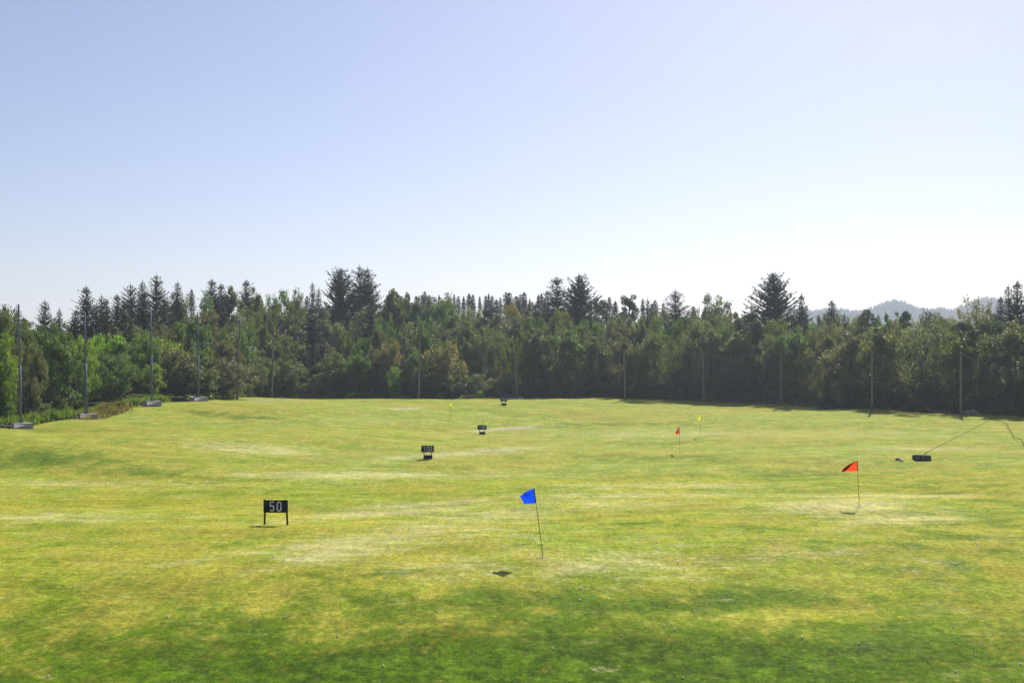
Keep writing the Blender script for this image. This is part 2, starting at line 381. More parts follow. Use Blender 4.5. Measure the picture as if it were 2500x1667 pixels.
def turf_material():
    m, nt, ns, ln = mat('turf')
    c, Fo, sml, g2 = turf_colour(ns, ln)
    # litter and moss under the trees
    fl = mixc(ns, ln, ramp(ns, ln, sml, 0.35, 0.65), (0.030, 0.026, 0.018), (0.040, 0.060, 0.018))
    fo = ramp(ns, ln, math_(ns, ln, 'ADD', Fo, math_(ns, ln, 'SUBTRACT', sml, 0.5)), 0.35, 0.65)
    c = mixc(ns, ln, fo, c, fl)
    bs = ns.new('ShaderNodeBsdfPrincipled'); ln.new(c, bs.inputs['Base Color'])
    bs.inputs['Roughness'].default_value = 0.9; bs.inputs['Specular IOR Level'].default_value = 0.04
    bs.inputs['Sheen Weight'].default_value = 0.0
    bp = ns.new('ShaderNodeBump'); bp.inputs['Strength'].default_value = 0.45; bp.inputs['Distance'].default_value = 0.05
    ln.new(math_(ns, ln, 'ADD', g2, math_(ns, ln, 'MULTIPLY', sml, 1.2)), bp.inputs['Height']); ln.new(bp.outputs[0], bs.inputs['Normal'])
    o = ns.new('ShaderNodeOutputMaterial'); ln.new(bs.outputs[0], o.inputs[0])
    return m
M['turf'] = turf_material()
tag(obj('ground', gme, M['turf']), kind='structure')

def blade_material():
    m, nt, ns, ln = mat('turf_blades')
    c, Fo, sml, g2 = turf_colour(ns, ln)
    g = ns.new('ShaderNodeNewGeometry').outputs['Random Per Island']
    c = mixc(ns, ln, math_(ns, ln, 'MULTIPLY', g, 0.9), c, mixc(ns, ln, 1.0, c, (1.35, 1.25, 1.6), 'MULTIPLY'))
    d = ns.new('ShaderNodeBsdfDiffuse'); ln.new(c, d.inputs[0])
    t = ns.new('ShaderNodeBsdfTranslucent'); ln.new(mixc(ns, ln, 1.0, c, (1.7, 1.7, 1.0), 'MULTIPLY'), t.inputs[0])
    mx = ns.new('ShaderNodeMixShader'); mx.inputs[0].default_value = 0.5
    ln.new(d.outputs[0], mx.inputs[1]); ln.new(t.outputs[0], mx.inputs[2])
    o = ns.new('ShaderNodeOutputMaterial'); ln.new(mx.outputs[0], o.inputs[0])
    return m
M['blades'] = blade_material()
def turf_blades(n):
    # mown grass standing on the near part of the field, thinner with distance
    y = 23+62*rng.uniform(0, 1, n)**1.55; x = rng.uniform(-1, 1, n)*(y*0.475+2.0)
    cl = noise_like(x, y)
    k = rng.uniform(0, 1, n) < cl; x, y = x[k], y[k]; n = len(x)
    z = ground(x, y)
    h = rng.uniform(0.020, 0.062, n)*(1+0.010*(y-23)); w = rng.uniform(0.003, 0.0075, n)*(1+0.022*(y-23))
    a_ = rng.uniform(0, 6.28, n); ln_ = rng.normal(size=(n, 2))*0.5*h[:, None]
    C = np.stack([x, y, z-0.004], -1); sd_ = np.stack([np.cos(a_), np.sin(a_), np.zeros(n)], -1)*w[:, None]
    tip = C+np.stack([ln_[:, 0], ln_[:, 1], h], -1)
    v = np.stack([C-sd_, C+sd_, tip], 1).reshape(-1, 3)
    me = new_mesh('mown_grass', v, np.arange(n*3).reshape(-1, 3))
    u = CX+F*x/y; py = HY+(CAMZ-z)*F/y
    q = np.stack([blobs(L_LUSH_VIGNETTE, u, py), blobs(L_STRAW, u, py), np.zeros(n), blobs(L_BARE, u, py)], -1)
    at = me.color_attributes.new('turf', 'FLOAT_COLOR', 'POINT'); at.data.foreach_set('color', np.repeat(q, 3, 0).astype(np.float32).ravel())
    tag(obj('mown_grass', me, M['blades']), 'short mown grass covering the near part of the field', 'grass', kind='stuff')
def noise_like(x, y):
    f = 0
    for (a_, b_, p_) in ((1.3, .9, .2), (-.7, 1.9, 1.1), (2.9, -1.7, 2.3), (5.1, 3.9, .7), (-4.3, 6.1, 4.0), (9.7, -8.3, 1.9)): f = f+np.sin(a_*x+b_*y+p_+np.sin(x*b_*.6-y*a_*.5))
    return np.clip(0.62+0.14*f, 0.12, 1)
turf_blades(700000)

# ------------------------------------------------------------------ foliage makers
def quads(c, n, up, L, Wd, bend=None):
    """leaf quads (diamond-like): centre c, axis directions n (long), up (wide)"""
    a = n*(L/2)[:, None]; b = up*(Wd/2)[:, None]
    v = np.stack([c-a, c+b*1.0-a*0.1, c+a, c-b*1.0-a*0.1], 1)
    return v.reshape(-1, 3), np.arange(len(c)*4).reshape(-1, 4)
def rdir(n, r):
    v = r.normal(size=(n, 3)); return v/(np.linalg.norm(v, axis=1)[:, None]+1e-9)
def unit(v): return v/(np.linalg.norm(v, axis=-1)[..., None]+1e-9)

def broadleaf(seed, H=10.0, RW=3.0, n_clump=46, per=300, leaf=0.19, low=0.08, airy=0.0, trunk_r=0.13, stems=1, top=1.0, flat=0.8, clr=1.0):
    r = np.random.default_rng(seed)
    tb = MB(); ends = []
    for s_ in range(stems):
        az = r.uniform(0, 6.28); lean = (0.02 if stems == 1 else 0.16)*H
        n = 9; t = np.linspace(0, 1, n)
        bend = r.normal(size=(2,))*0.03*H
        px = np.cos(az)*lean*t**1.3+bend[0]*np.sin(t*3); py = np.sin(az)*lean*t**1.3+bend[1]*np.sin(t*3.4)
        if stems > 1: px += math.cos(az)*0.15; py += math.sin(az)*0.15
        pts = np.stack([px, py, t*H*0.88-0.2], -1)
        tb.tube(pts, trunk_r*(1-t)**0.8+0.02, 6)
        nl = int(n_clump*1.1/stems)
        for k in range(nl):
            tt = low+(0.93-low)*((k+r.uniform(0, 1))/nl)
            base = np.array([np.interp(tt*1.0, t, pts[:, i]) for i in range(3)])
            base = base if tt < 0.93 else pts[-1]
            h = tt
            # crown outline: widest at about 45 % of the height, uneven
            prof = math.sin(math.pi*(0.14+0.78*min(1, max(0, (h-low)/(0.95-low)))**(1/top)))**0.6
            if h < low+0.15: prof *= 0.75+r.uniform(-.1, .1)
            a2 = r.uniform(0, 6.28); rr = RW*prof*r.uniform(0.30, 1.08)
            if k % 7 == 0: rr *= 1.18
            e = base+np.array([math.cos(a2)*rr, math.sin(a2)*rr, r.uniform(0.15, 0.55)*rr+0.02*H])
            ends.append(e)
            m_ = base*0.5+e*0.5+np.array([0, 0, -0.1*rr])+r.normal(size=3)*0.08
            tb.tube([base, m_, e], [trunk_r*0.34*(1-h*0.6), trunk_r*0.22*(1-h*0.6), 0.012], 4, False)
        ends.append(pts[-1]+np.array([0, 0, 0.06*H]))
    ends = np.array(ends)
    cs = []
    for e in ends:
        cr = RW*r.uniform(0.20, 0.36)*clr
        m_ = int(per*(cr/(RW*0.28))**2*r.uniform(0.7, 1.2))
        # twigs then leaves round each twig
        nt_ = max(4, m_//9)
        d = rdir(nt_, r); rad = cr*(r.uniform(0.25, 1.0, nt_))**0.55
        tw = e+d*rad[:, None]*np.array([1, 1, flat])+np.array([0, 0, 0.1*cr])
        if airy: tw[:, 2] -= airy*r.uniform(0, 1, nt_)*cr
        lf = np.repeat(tw, 9, 0)+r.normal(size=(nt_*9, 3))*0.15*np.array([1, 1, 1.0+airy])
        cs.append(lf)
    c = np.concatenate(cs); n = len(c)
    c[:, 2] = np.maximum(c[:, 2], 0.05)
    ax = unit(rdir(n, r)+np.array([0, 0, -0.35])); up = unit(np.cross(ax, unit(rdir(n, r)+np.array([0, 0, 0.6]))))
    L = leaf*r.uniform(0.6, 1.35, n)
    v, f = quads(c, ax, up, L, L*0.62)
    return new_mesh('crown', v, f), tb.mesh('trunk', True), H

def spruce(seed, H=20.0, RB=3.2, low=0.06, pw=0.68, up_t=0.5, droop=0.25, gap=0.0, needle=1.0, dense=1.0, tip=0.035):
    r = np.random.default_rng(seed)
    tb = MB(); t = np.linspace(0, 1, 10)
    bx = np.stack([0.12*np.sin(t*3+seed), 0.1*np.cos(t*2.3+seed), t*H-0.3*(1-t)], -1)
    tb.tube(bx, 0.012*H*(1-t)**0.9+0.012, 7)
    C, A, B, Ls, Ws = [], [], [], [], []
    z = low*H
    while z < H*(1-tip):
        q = z/H
        Lm = RB*(1-q)**pw*(1.0 if q > 0.15 else 0.85)*min(1.0, 0.25+(1-q)*9)+0.03
        nb = r.integers(6, 9) if q < 0.85 else r.integers(4, 6)
        a0 = r.uniform(0, 6.28)
        for b_ in range(nb):
            if r.uniform() < gap: continue
            az = a0+b_*2*math.pi/nb+r.uniform(-.25, .25)
            L = Lm*r.uniform(0.62, 1.18)*(1.3 if r.uniform() < 0.10 else 1)
            el = up_t*(q**1.2)*1.25-droop*(1-q)+r.normal()*0.06
            ns_ = max(3, int(L/0.22*dense))
            s = (np.arange(ns_)+0.6)/ns_
            hor = L*s*math.cos(el*0.7); ver = L*(s*math.sin(el)+0.22*s**2.2*(0.4+q))
            p = np.stack([math.cos(az)*hor, math.sin(az)*hor, z+ver], -1)
            p[:, :2] += np.array([np.interp(q, t, bx[:, 0]), np.interp(q, t, bx[:, 1])])
            if L > 0.8: tb.tube(np.concatenate([[[0, 0, z]], p[[ns_//2, -1]]]), [0.035, 0.02, 0.006], 3, False)
            dr = unit(np.gradient(p, axis=0)); side = unit(np.cross(dr, np.array([0, 0, 1.0])))
            for sg, wgt in ((1, 1), (-1, 1), (0, 0.8)):
                ln_ = (0.20+0.42*L*0.28*(1-s*0.75))*r.uniform(0.7, 1.25, ns_)*needle
                ln_ = np.clip(ln_*min(1.0, 0.35+(1-q)*6), 0.07, 0.8)
                if sg: ax = unit(side*sg*0.75+dr*0.65+np.array([0, 0, -0.10])+r.normal(size=(ns_, 3))*0.16)
                else: ax = unit(dr+r.normal(size=(ns_, 3))*0.10+np.array([0, 0, 0.08]))
                wd = unit(np.cross(ax, unit(r.normal(size=(ns_, 3))+np.array([0, 0, 0.9]))))
                C.append(p+ax*ln_[:, None]*0.45); A.append(ax); B.append(wd); Ls.append(ln_); Ws.append(ln_*0.36+0.03)
            # hanging sprays under the branch
            k = max(1, ns_//2); ii = r.integers(0, ns_, k)
            ax = unit(np.array([0, 0, -1.0])+dr[ii]*0.6+r.normal(size=(k, 3))*0.25); ll = r.uniform(0.2, 0.42, k)*needle
            C.append(p[ii]+ax*ll[:, None]*0.4); A.append(ax); B.append(unit(np.cross(ax, rdir(k, r)))); Ls.append(ll); Ws.append(ll*0.35+0.04)
        z += (0.26+0.22*(1-q))*r.uniform(0.5, 1.5)*H/20
    # leading shoot
    k = 14; zz = np.linspace(H*(1-tip*1.4), H*0.998, k)
    ax = unit(rdir(k, r)*np.array([1, 1, 0.2])+np.array([0, 0, 0.9])); ll = np.linspace(0.22, 0.08, k)
    C.append(np.stack([np.full(k, bx[-1, 0]), np.full(k, bx[-1, 1]), zz], -1)); A.append(ax); B.append(unit(np.cross(ax, rdir(k, r)))); Ls.append(ll); Ws.append(ll*0.3+0.03)
    C, A, B, Ls, Ws = map(np.concatenate, (C, A, B, Ls, Ws))
    v, f = quads(C, A, B, Ls, Ws)
    return new_mesh('crown', v, f), tb.mesh('trunk', True), H

def pine(seed, H=12.0, RW=3.4):
    r = np.random.default_rng(seed)
    tb = MB(); t = np.linspace(0, 1, 9)
    pts = np.stack([0.35*np.sin(t*2.6+seed), 0.3*np.sin(t*2.1), t*H*0.93-0.2], -1)
    tb.tube(pts, 0.17*(1-t)**0.7+0.03, 7)
    cs, sz = [], []
    for k in range(30):
        q = 0.48+0.5*(k+r.uniform())/30
        base = np.array([np.interp(q, t, pts[:, i]) for i in range(3)])
        rr = RW*(1.08-q)**0.55*1.5*r.uniform(0.35, 1.0)*min(1, (q-0.36)/0.22)
        az = r.uniform(0, 6.28)
        e = base+np.array([math.cos(az)*rr, math.sin(az)*rr, r.uniform(0.1, 0.45)*rr])
        tb.tube([base, (base+e)/2+[0, 0, 0.12*rr], e], [0.06, 0.04, 0.015], 4, False)
        cr = r.uniform(0.55, 1.05); m_ = int(330*cr*cr)
        d = rdir(m_, r)*(r.uniform(0.2, 1, m_)**0.5)[:, None]*cr
        cs.append(e+d*np.array([1, 1, 0.55])+[0, 0, 0.2])
    c = np.concatenate(cs); n = len(c)
    ax = unit(rdir(n, r)+np.array([0, 0, 0.7])); up = unit(np.cross(ax, rdir(n, r)))
    L = r.uniform(0.18, 0.38, n)
    v, f = quads(c, ax, up, L, L*0.4)
    return new_mesh('crown', v, f), tb.mesh('trunk', True), H

PR = {
 'bush1': broadleaf(1, 8, 3.3, 54, 330, 0.21, 0.02, stems=3, clr=0.9, trunk_r=0.10),
 'bush2': broadleaf(2, 8, 3.0, 48, 330, 0.21, 0.02, stems=2, clr=0.92, trunk_r=0.10),
 'round1': broadleaf(3, 10, 3.2, 56, 280, 0.27, 0.03, clr=0.88),
 'round2': broadleaf(4, 10, 3.4, 54, 280, 0.27, 0.04, stems=2, clr=0.88),
 'tall1': broadleaf(5, 11, 2.7, 54, 280, 0.27, 0.03, top=0.9, clr=0.9),
 'birch1': broadleaf(6, 11, 2.9, 62, 170, 0.24, 0.05, airy=0.8, clr=0.85),
 'birch2': broadleaf(7, 11, 2.6, 56, 180, 0.24, 0.05, airy=0.7, stems=2, clr=0.9),
 'airy': broadleaf(8, 11, 3.1, 52, 120, 0.24, 0.18, airy=0.3, stems=3, clr=0.8),
 'shrub': broadleaf(9, 4, 1.9, 26, 300, 0.14, 0.02, stems=3, clr=1.15, trunk_r=0.05),
 'spruce1': spruce(21, 20, 3.0),
 'spruce2': spruce(22, 20, 3.6, up_t=0.62, gap=0.12, pw=0.62),
 'slim': spruce(23, 18, 2.1, up_t=0.45, needle=0.9),
 'hero': spruce(24, 20, 5.6, pw=0.72, up_t=0.72, droop=0.12, gap=0.06, needle=1.25),
 'sparse': spruce(25, 18, 2.4, gap=0.38, pw=0.6, up_t=0.8, needle=0.8, dense=0.8),
 'far': spruce(26, 16, 2.1, dense=0.55, needle=1.3),
 'far2': spruce(28, 16, 2.4, dense=0.55, needle=1.2, gap=0.15, up_t=0.65), 'far3': spruce(29, 16, 1.8, dense=0.5, needle=1.1, pw=0.8),
 'wide': spruce(27, 18, 4.9, pw=0.66, up_t=0.85, droop=0.05, gap=0.08, needle=1.2),
 'pine': pine(31), 'pine2': pine(35, 12, 3.0),
}
WID = {'bush1':6.8,'bush2':6.2,'round1':6.6,'round2':7.0,'tall1':5.8,'birch1':6.2,'birch2':5.8,'airy':6.2,'shrub':4.0,'spruce1':6.0,'spruce2':7.0,'slim':3.8,'hero':11.0,'sparse':5.0,'far':4.4,'far2':4.8,'far3':4.0,'wide':9.0,'pine':7.5,'pine2':6.6}
protos = {}
def place_tree(kind, name, px, py_top, Y, width_px=None, color=None, rz=None, bark='bark', zdrop=0.15):
    crown, trunk, H = PR[kind]
    x, _, ztop = P(px, py_top, Y)
    z0 = gz(x, Y)-zdrop
    h = max(1.2, ztop-z0); s = h/H
    sx = s if width_px is None else (width_px/F*Y)/WID[kind]
    sx = min(max(sx, s*0.5), s*2.2)
    e = empty(name, (x, Y, z0), random.uniform(0, 6.28) if rz is None else rz, (sx, sx, s)); e.rotation_euler[0] = random.gauss(0, 0.018)
    color = color or ('pine' if kind.startswith('pine') else 'spruce')
    if kind not in protos:
        c = obj('crown', crown, M[color], e); t = obj('trunk', trunk, M[bark], e); protos[kind] = (c, t)
    else:
        c = protos[kind][0].copy(); t = protos[kind][1].copy()
        for q in (c, t): q.parent = e; COL.objects.link(q)
    c.material_slots[0].link = 'OBJECT'; c.material_slots[0].material = M[color]
    t.material_slots[0].link = 'OBJECT'; t.material_slots[0].material = M[bark]
    e['_u'] = px; return e

POLES = [48, 209, 370, 485, 582, 665, 1023, 1260, 1525, 1718, 1908, 2128, 2345]
ORD = ['first','second','third','fourth','fifth','sixth','seventh','eighth','ninth','tenth','eleventh','twelfth','thirteenth','fourteenth','fifteenth','sixteenth','seventeenth','eighteenth','nineteenth','twentieth']+[f'twenty-{x}' for x in ('first','second','third','fourth','fifth','sixth','seventh','eighth','ninth')]+[f'thirty-{x}' for x in ('first','second','third','fourth','fifth','sixth','seventh')]
TREES = []     # (object, row, descr)
def reg(e, row, desc, cat, group): TREES.append((e, row, desc, cat, group))

def label_trees():
    from collections import defaultdict
    b = defaultdict(list)
    for t in TREES:
        u = t[0]['_u']; k = sum(1 for p in POLES if p < u)
        b[(t[1], t[2], k)].append(t)
    for (row, desc, k), L in b.items():
        L.sort(key=lambda t: t[0]['_u'])
        for i, t in enumerate(L):
            n = '' if len(L) == 1 else ORD[i]+' '
            if k == 0: where = f'left of the first net pole' if len(L) == 1 else f'{n}from the left picture edge'
            else: where = f'{n}right of the {ORD[k-1]} net pole' if n else f'just right of the {ORD[k-1]} net pole'
            tag(t[0], f'{desc} {row}, {where}', t[3], t[4])
            del t[0]['_u']

FT = ([0,100,480,560,640,720,800,900,1000,1060,1120,1180,1250,1300,1350,1400,1450,1600,1700,1780,1880,2000,2150,2300,2420,2500,2650],
      [835,835,870,868,862,850,850,838,835,828,825,838,825,818,808,800,800,806,798,795,792,790,785,785,785,785,780])
BT = ([0,100,200,290,380,450,500,560,650,690,740,800,850,960,1000,1080,1150,1200,1300,1400,1480,1560,1680,1760,1830,1950,2000,2100,2200,2300,2400,2500,2650],
      [765,775,790,785,725,725,720,712,702,718,722,718,725,708,725,728,726,738,748,748,752,765,765,752,775,780,778,782,775,782,758,772,760])

SP = 'spruces standing in the wood'; BG = 'broadleaf trees of the wood'; SH = 'shrubs along the edge of the wood'
# hand-placed front of the wood on the left: (kind, px, top py, distance behind the edge, width px, colour)
left = [('bush2',-60,800,6,130,'green'),('bush1',2,818,5,80,'bright green'),('bush1',62,838,7,85,'grey green'),('bush2',22,752,16,110,'green'),
        ('round1',150,806,8,120,'green'),('bush2',202,822,13,80,'bright green'),('bush1',262,820,22,110,'bright green'),('bush2',278,862,12,105,'green'),
        ('round1',345,818,26,120,'bright green'),('round2',410,822,22,120,'bright green'),('bush2',372,888,10,60,'bright green'),('bush1',441,908,9,70,'green'),
        ('bush2',320,790,36,75,'brownish'),('birch1',235,812,30,70,'olive'),('round2',452,845,18,90,'green'),('bush1',108,850,10,70,'green')]
for k, u, py, d, w, c in left:
    e = place_tree(k, 'broadleaf_tree', u, py, float(yedge(u))+d, w, c)
    reg(e, 'in the front row', f'{c} bushy tree', 'tree', BG)
special = [('birch1',1095,822,7,110,'yellowish','leaning yellowish birch'),('round1',880,893,-99,0,'',''),('airy',700,860,8,60,'olive','thin olive birch'),
           ('tall1',2425,885,2.0,60,'grey green','small grey green tree'),('birch2',965,892,3,42,'bright green','small light green tree'),
           ('birch2',630,868,7,75,'green','loose green birch'),('airy',2395,716,45,90,'brownish','thin brownish birch'),
           ('round2',1752,716,62,85,'green','big domed tree'),('tall1',957,702,45,80,'green','tall green tree')]
for k, u, py, d, w, c, ds in special:
    if d < -50: continue
    e = place_tree(k, 'broadleaf_tree', u, py, float(yedge(u))+d, w, c)
    reg(e, 'in the front row' if d < 12 else 'on the skyline', ds, 'tree', BG)
kinds = ['round1','round2','tall1','birch1','birch2','round1','airy','bush1']
rows = [('in the front row', 6.5, 0.0), ('in the second row', 15, 0.30), ('in the middle row', 32, 0.56), ('in the fourth row', 46, 0.8), ('in the back row', 62, 1.0)]
rr = random.Random(5)
for ri, (rn, d, tt) in enumerate(rows):
    u = 470 if ri == 0 else (-40 if ri >= 2 else 300)
    while u < 2640:
        Yb = float(yedge(u))+d+rr.uniform(-3, 3)
        py = (1-tt)*np.interp(u, *FT)+tt*np.interp(u, *BT)+rr.uniform(-20, 26)
        k = rr.choice(kinds)
        if u < 700: c = rr.choice(['green','olive','green','brownish','green','grey green','green'])
        elif u < 1300: c = rr.choice(['green','olive','green','grey green','green','olive','green','yellowish','green','grey green'])
        elif u < 1800: c = rr.choice(['green','grey green','green','olive','grey green'])
        else: c = rr.choice(['grey green','olive','grey green','green','grey green'])
        wpx = rr.choice([58, 70, 84, 98, 116])*rr.uniform(.9, 1.1)*(1-0.05*ri)*(190/Yb)
        skip = (ri == 0 and (740 < u < 800 or 1040 < u < 1150)) or (ri == 0 and rr.random() < 0.06)
        if not skip:
            e = place_tree(k, 'broadleaf_tree', u, float(py), Yb, wpx, c, bark='birch_bark' if k.startswith('birch') and rr.random() < 0.5 else 'bark')
            nm = {'round1':'round','round2':'spreading','tall1':'upright','birch1':'drooping','birch2':'loose','airy':'thin','bush1':'bushy'}[k]
            reg(e, rn, f'{nm} {c} tree', 'tree', BG)
        u += wpx*rr.uniform(0.60, 0.82)
# conifers: kind, px, top py, distance behind edge, width px
con = [('spruce1',62,770,40,70),('spruce2',132,772,44,70),('spruce1',183,752,40,66),('spruce2',236,740,38,80),('spruce1',290,714,46,66),('spruce2',300,728,34,70),('spruce1',352,706,40,70),('spruce2',410,716,48,80),('sparse',40,742,32,60),('spruce2',105,728,36,70),('slim',144,748,38,44),('spruce1',215,694,44,84),('slim',250,716,46,56),('spruce1',264,724,42,60),
       ('spruce2',318,689,48,90),('slim',346,681,50,60),('spruce2',380,665,48,82),('slim',434,683,60,56),('spruce1',516,676,64,70),('spruce1',541,688,62,66),('spruce1',602,679,66,70),
       ('slim',766,684,52,40),('slim',778,698,54,34),('wide',824,652,50,106),('spruce2',878,644,54,104),('spruce2',905,648,52,90),
       ('pine2',966,700,56,70),('pine',1030,732,44,74),('spruce1',1340,704,50,60),('spruce1',1364,670,46,104),('hero',1413,666,42,130),
       ('pine2',1535,710,56,76),('spruce2',1650,703,50,96),('slim',1579,725,60,44),('pine2',1475,722,60,50),('hero',1900,660,34,168),('spruce1',1955,712,40,56),
       ('pine2',2118,745,34,64),('pine',2195,748,30,84),('spruce1',2027,728,48,64),('slim',2063,760,30,36),('slim',2267,754,30,44),('spruce1',2436,718,40,52),('slim',2468,690,34,60),
       ('spruce1',2484,679,32,80),('pine',1828,752,14,110),('pine',2352,774,9,130),('pine2',2420,772,12,110),('pine',1010,760,36,70),('spruce1',765,745,20,120),('spruce2',745,840,12,90),
       ('spruce1',790,825,14,80),('spruce2',1075,790,24,90),('pine',1200,745,42,80),('pine2',1265,770,34,70),('spruce1',1310,735,44,60),('slim',1000,735,46,46),('spruce1',182,915,9,90),('spruce2',905,735,34,90),
       ('spruce1',2530,700,30,90),('spruce2',2580,690,34,90),('spruce1',-30,730,34,80),('spruce1',545,740,46,70),('pine2',1680,765,26,80)]
for k, u, py, d, w in con:
    e = place_tree(k, 'pine_tree' if k.startswith('pine') else 'spruce_tree', u, py, float(yedge(u))+d, w*(1.0 if k.startswith('pine') else 1.6))
    q = (gz(*P(u, py, float(yedge(u))+d)[:2]))
    on = py < np.interp(u, *BT)
    nm = {'sparse':'sparse bare-topped','spruce1':'dark pointed','spruce2':'dark ragged','slim':'slim dark','wide':'broad bushy-topped','hero':'tall wide-armed','pine':'dark flat-topped','pine2':'dark rounded'}[k]
    reg(e, 'on the skyline' if on else 'inside the wood', f"{nm} {'pine' if k.startswith('pine') else 'spruce'}", 'pine' if k.startswith('pine') else 'spruce', SP if not k.startswith('pine') else 'pines standing in the wood')
far_s = [(1017,712),(1026,716),(1037,710),(1048,713),(1060,722),(1072,712),(1084,724),(1096,722),(1108,708),(1120,718),(1133,722),(1146,710),(1160,717),(1172,722),(1182,717),(1193,713),(1200,718),(1212,724),(1220,721),(1235,712),(1246,714),(1255,716),(1264,722),(1272,713),(1281,708),
         (1293,724),(1302,727),(1313,717),(1322,713),(1332,720),(1440,735),(1450,728),(1458,720),(1490,724),(1501,732),(1567,727),(1590,735),(1601,726),(1619,731),(1694,743),(1702,752),(1715,756),(1835,738),(1800,760),(2145,762),(2300,765),(750,720),(470,700),(990,720)]
for u, py in far_s:
    py += rr.uniform(-3, 8)
    e = place_tree(rr.choice(['far','far2','far3']), 'spruce_tree', u, py, 300+rr.uniform(-14, 60), rr.choice([36, 44, 54, 66]))
    reg(e, 'on the far skyline', 'small distant spruce', 'spruce', 'distant spruces on the skyline')
# shrubs along the edge
shr = [(548,935,2,44,'bright green'),(600,938,3,44,'green'),(665,925,5,70,'green'),(715,938,4,60,'bright green'),(752,935,4,60,'yellowish'),(812,968,2,34,'green'),(855,962,2,56,'bright green'),(893,966,2,50,'green'),
       (1172,955,2,22,'bright green'),(1075,966,2,18,'bright green'),(2230,960,5,60,'olive'),(1890,962,1.5,30,'olive'),(2060,975,3,50,'olive'),(1600,952,4,40,'green'),(330,972,8,70,'brownish'),(1400,955,6,60,'green'),
       (2460,1000,4,70,'olive'),(940,962,4,50,'green'),(640,955,4,40,'olive'),(95,985,6,70,'grey green'),(10,985,4,60,'green'),(1150,960,5,40,'olive')]
for u, py, d, w, c in shr:
    e = place_tree('shrub', 'shrub', u, py, float(yedge(u))+d, w, c, zdrop=0.05)
    reg(e, 'under the wood', f'low {c} shrub', 'shrub', SH)
u = 500
while u < 2560:
    if not 640 < u < 800:
        e = place_tree(rr.choice(['shrub','bush1','bush2']), 'shrub', u, HY-(gz((u-CX)/F*(yedge(u)+9), yedge(u)+9)+rr.uniform(2.6, 4.6)-CAMZ)*F/(float(yedge(u))+9), float(yedge(u))+rr.uniform(4.5, 10), rr.uniform(55, 90), rr.choice(['green','olive']), zdrop=0.2)
        reg(e, 'in the undergrowth', 'dark shady bush', 'bush', 'bushes under the trees')
    u += rr.uniform(30, 44)
label_trees()

# ------------------------------------------------------------------ rough grass and weeds along the edge
def blades(spec, name, matl, label, cat='grass'):
    C, Hs = [], []
    for (u0, u1, d0, d1, n, h0, h1) in spec:
        u = rng.uniform(u0, u1, n); d = rng.uniform(d0, d1, n)
        if h0 > 0.29 and d0 < 0: u = rng.normal((u0+u1)/2, (u1-u0)/3.6, n); d = rng.normal((d0+d1)/2, (d1-d0)/3.2, n)
        # tufts
        u = u+rng.normal(size=n)*0.4; y = yedge(u)+d; x = (u-CX)/F*y
        cl = 0.55+0.45*np.sin(x*1.7+np.sin(y*2.1))*np.sin(y*1.3+x*0.6)
        C.append(np.stack([x, y, ground(x, y)], -1)); Hs.append(rng.uniform(h0, h1, n)*(0.45+0.75*cl))
    C = np.concatenate(C); H_ = np.concatenate(Hs); n = len(C)
    a_ = rng.uniform(0, 6.28, n); w = rng.uniform(0.025, 0.07, n)
    s = np.stack([np.cos(a_), np.sin(a_), np.zeros(n)], -1)*w[:, None]
    ln_ = rng.normal(size=(n, 2))*0.22*H_[:, None]
    mid = C+np.stack([ln_[:, 0]*0.35, ln_[:, 1]*0.35, H_*0.6], -1); tip = C+np.stack([ln_[:, 0], ln_[:, 1], H_], -1)
    v = np.stack([C-s, C+s, mid+s*0.8, tip, mid-s*0.8], 1).reshape(-1, 3)
    f = np.arange(n*5).reshape(-1, 5)
    o = obj(name, new_mesh(name, v, f), matl); tag(o, label, cat, kind='stuff'); return o
M['rough'] = leaf_mat('rough_grass', (0.080, 0.145, 0.020), (0.17, 0.23, 0.045), (2.0, 2.0, 1.0), 0.4, 0.6, 0.2)
M['rough_brown'] = leaf_mat('seeding_grass', (0.10, 0.15, 0.030), (0.27, 0.22, 0.08), (1.8, 1.7, 1.1), 0.4, 0.6, 0.2)
blades([(-120,175,0.5,9,9000,.3,1.3),(150,350,0.5,10,5000,.25,.9),(320,420,1,9,3500,.3,1.0),(380,640,0.6,6,5000,.2,.7),(560,1000,0.2,5,6500,.15,.55),
        (1120,1420,0.2,4,3500,.12,.45),(700,760,1,8,1500,.3,1.1)], 'rough_grass', M['rough'], 'tall rough grass fringing the mown field under the trees')
blades([(215,305,-2.2,3.6,5200,.3,.95),(640,780,6,11,2200,.5,1.4),(1300,2500,2,7,3500,.1,.5)], 'seeding_grass', M['rough_brown'], 'heap of yellow brown seeding grass beside the second net pole')
def weeds(name, pts, matl, label):
    C = []
    for (u, d, n, ru, rd, h) in pts:
        uu = u+rng.normal(size=n)*ru; dd = d+rng.normal(size=n)*rd; y = yedge(uu)+dd; x = (uu-CX)/F*y
        C.append(np.stack([x, y, ground(x, y)+rng.uniform(0.1, h, n)], -1))
    C = np.concatenate(C); n = len(C)
    ax = unit(rdir(n, rng)*np.array([1, 1, .3])); up = unit(np.cross(ax, unit(rdir(n, rng)*0.5+np.array([0, 0, 1.]))))
    L = rng.uniform(0.18, 0.5, n); v, f = quads(C, ax, up, L, L*0.85)
    o = obj(name, new_mesh(name, v, f), matl); return tag(o, label, 'weeds', kind='stuff')
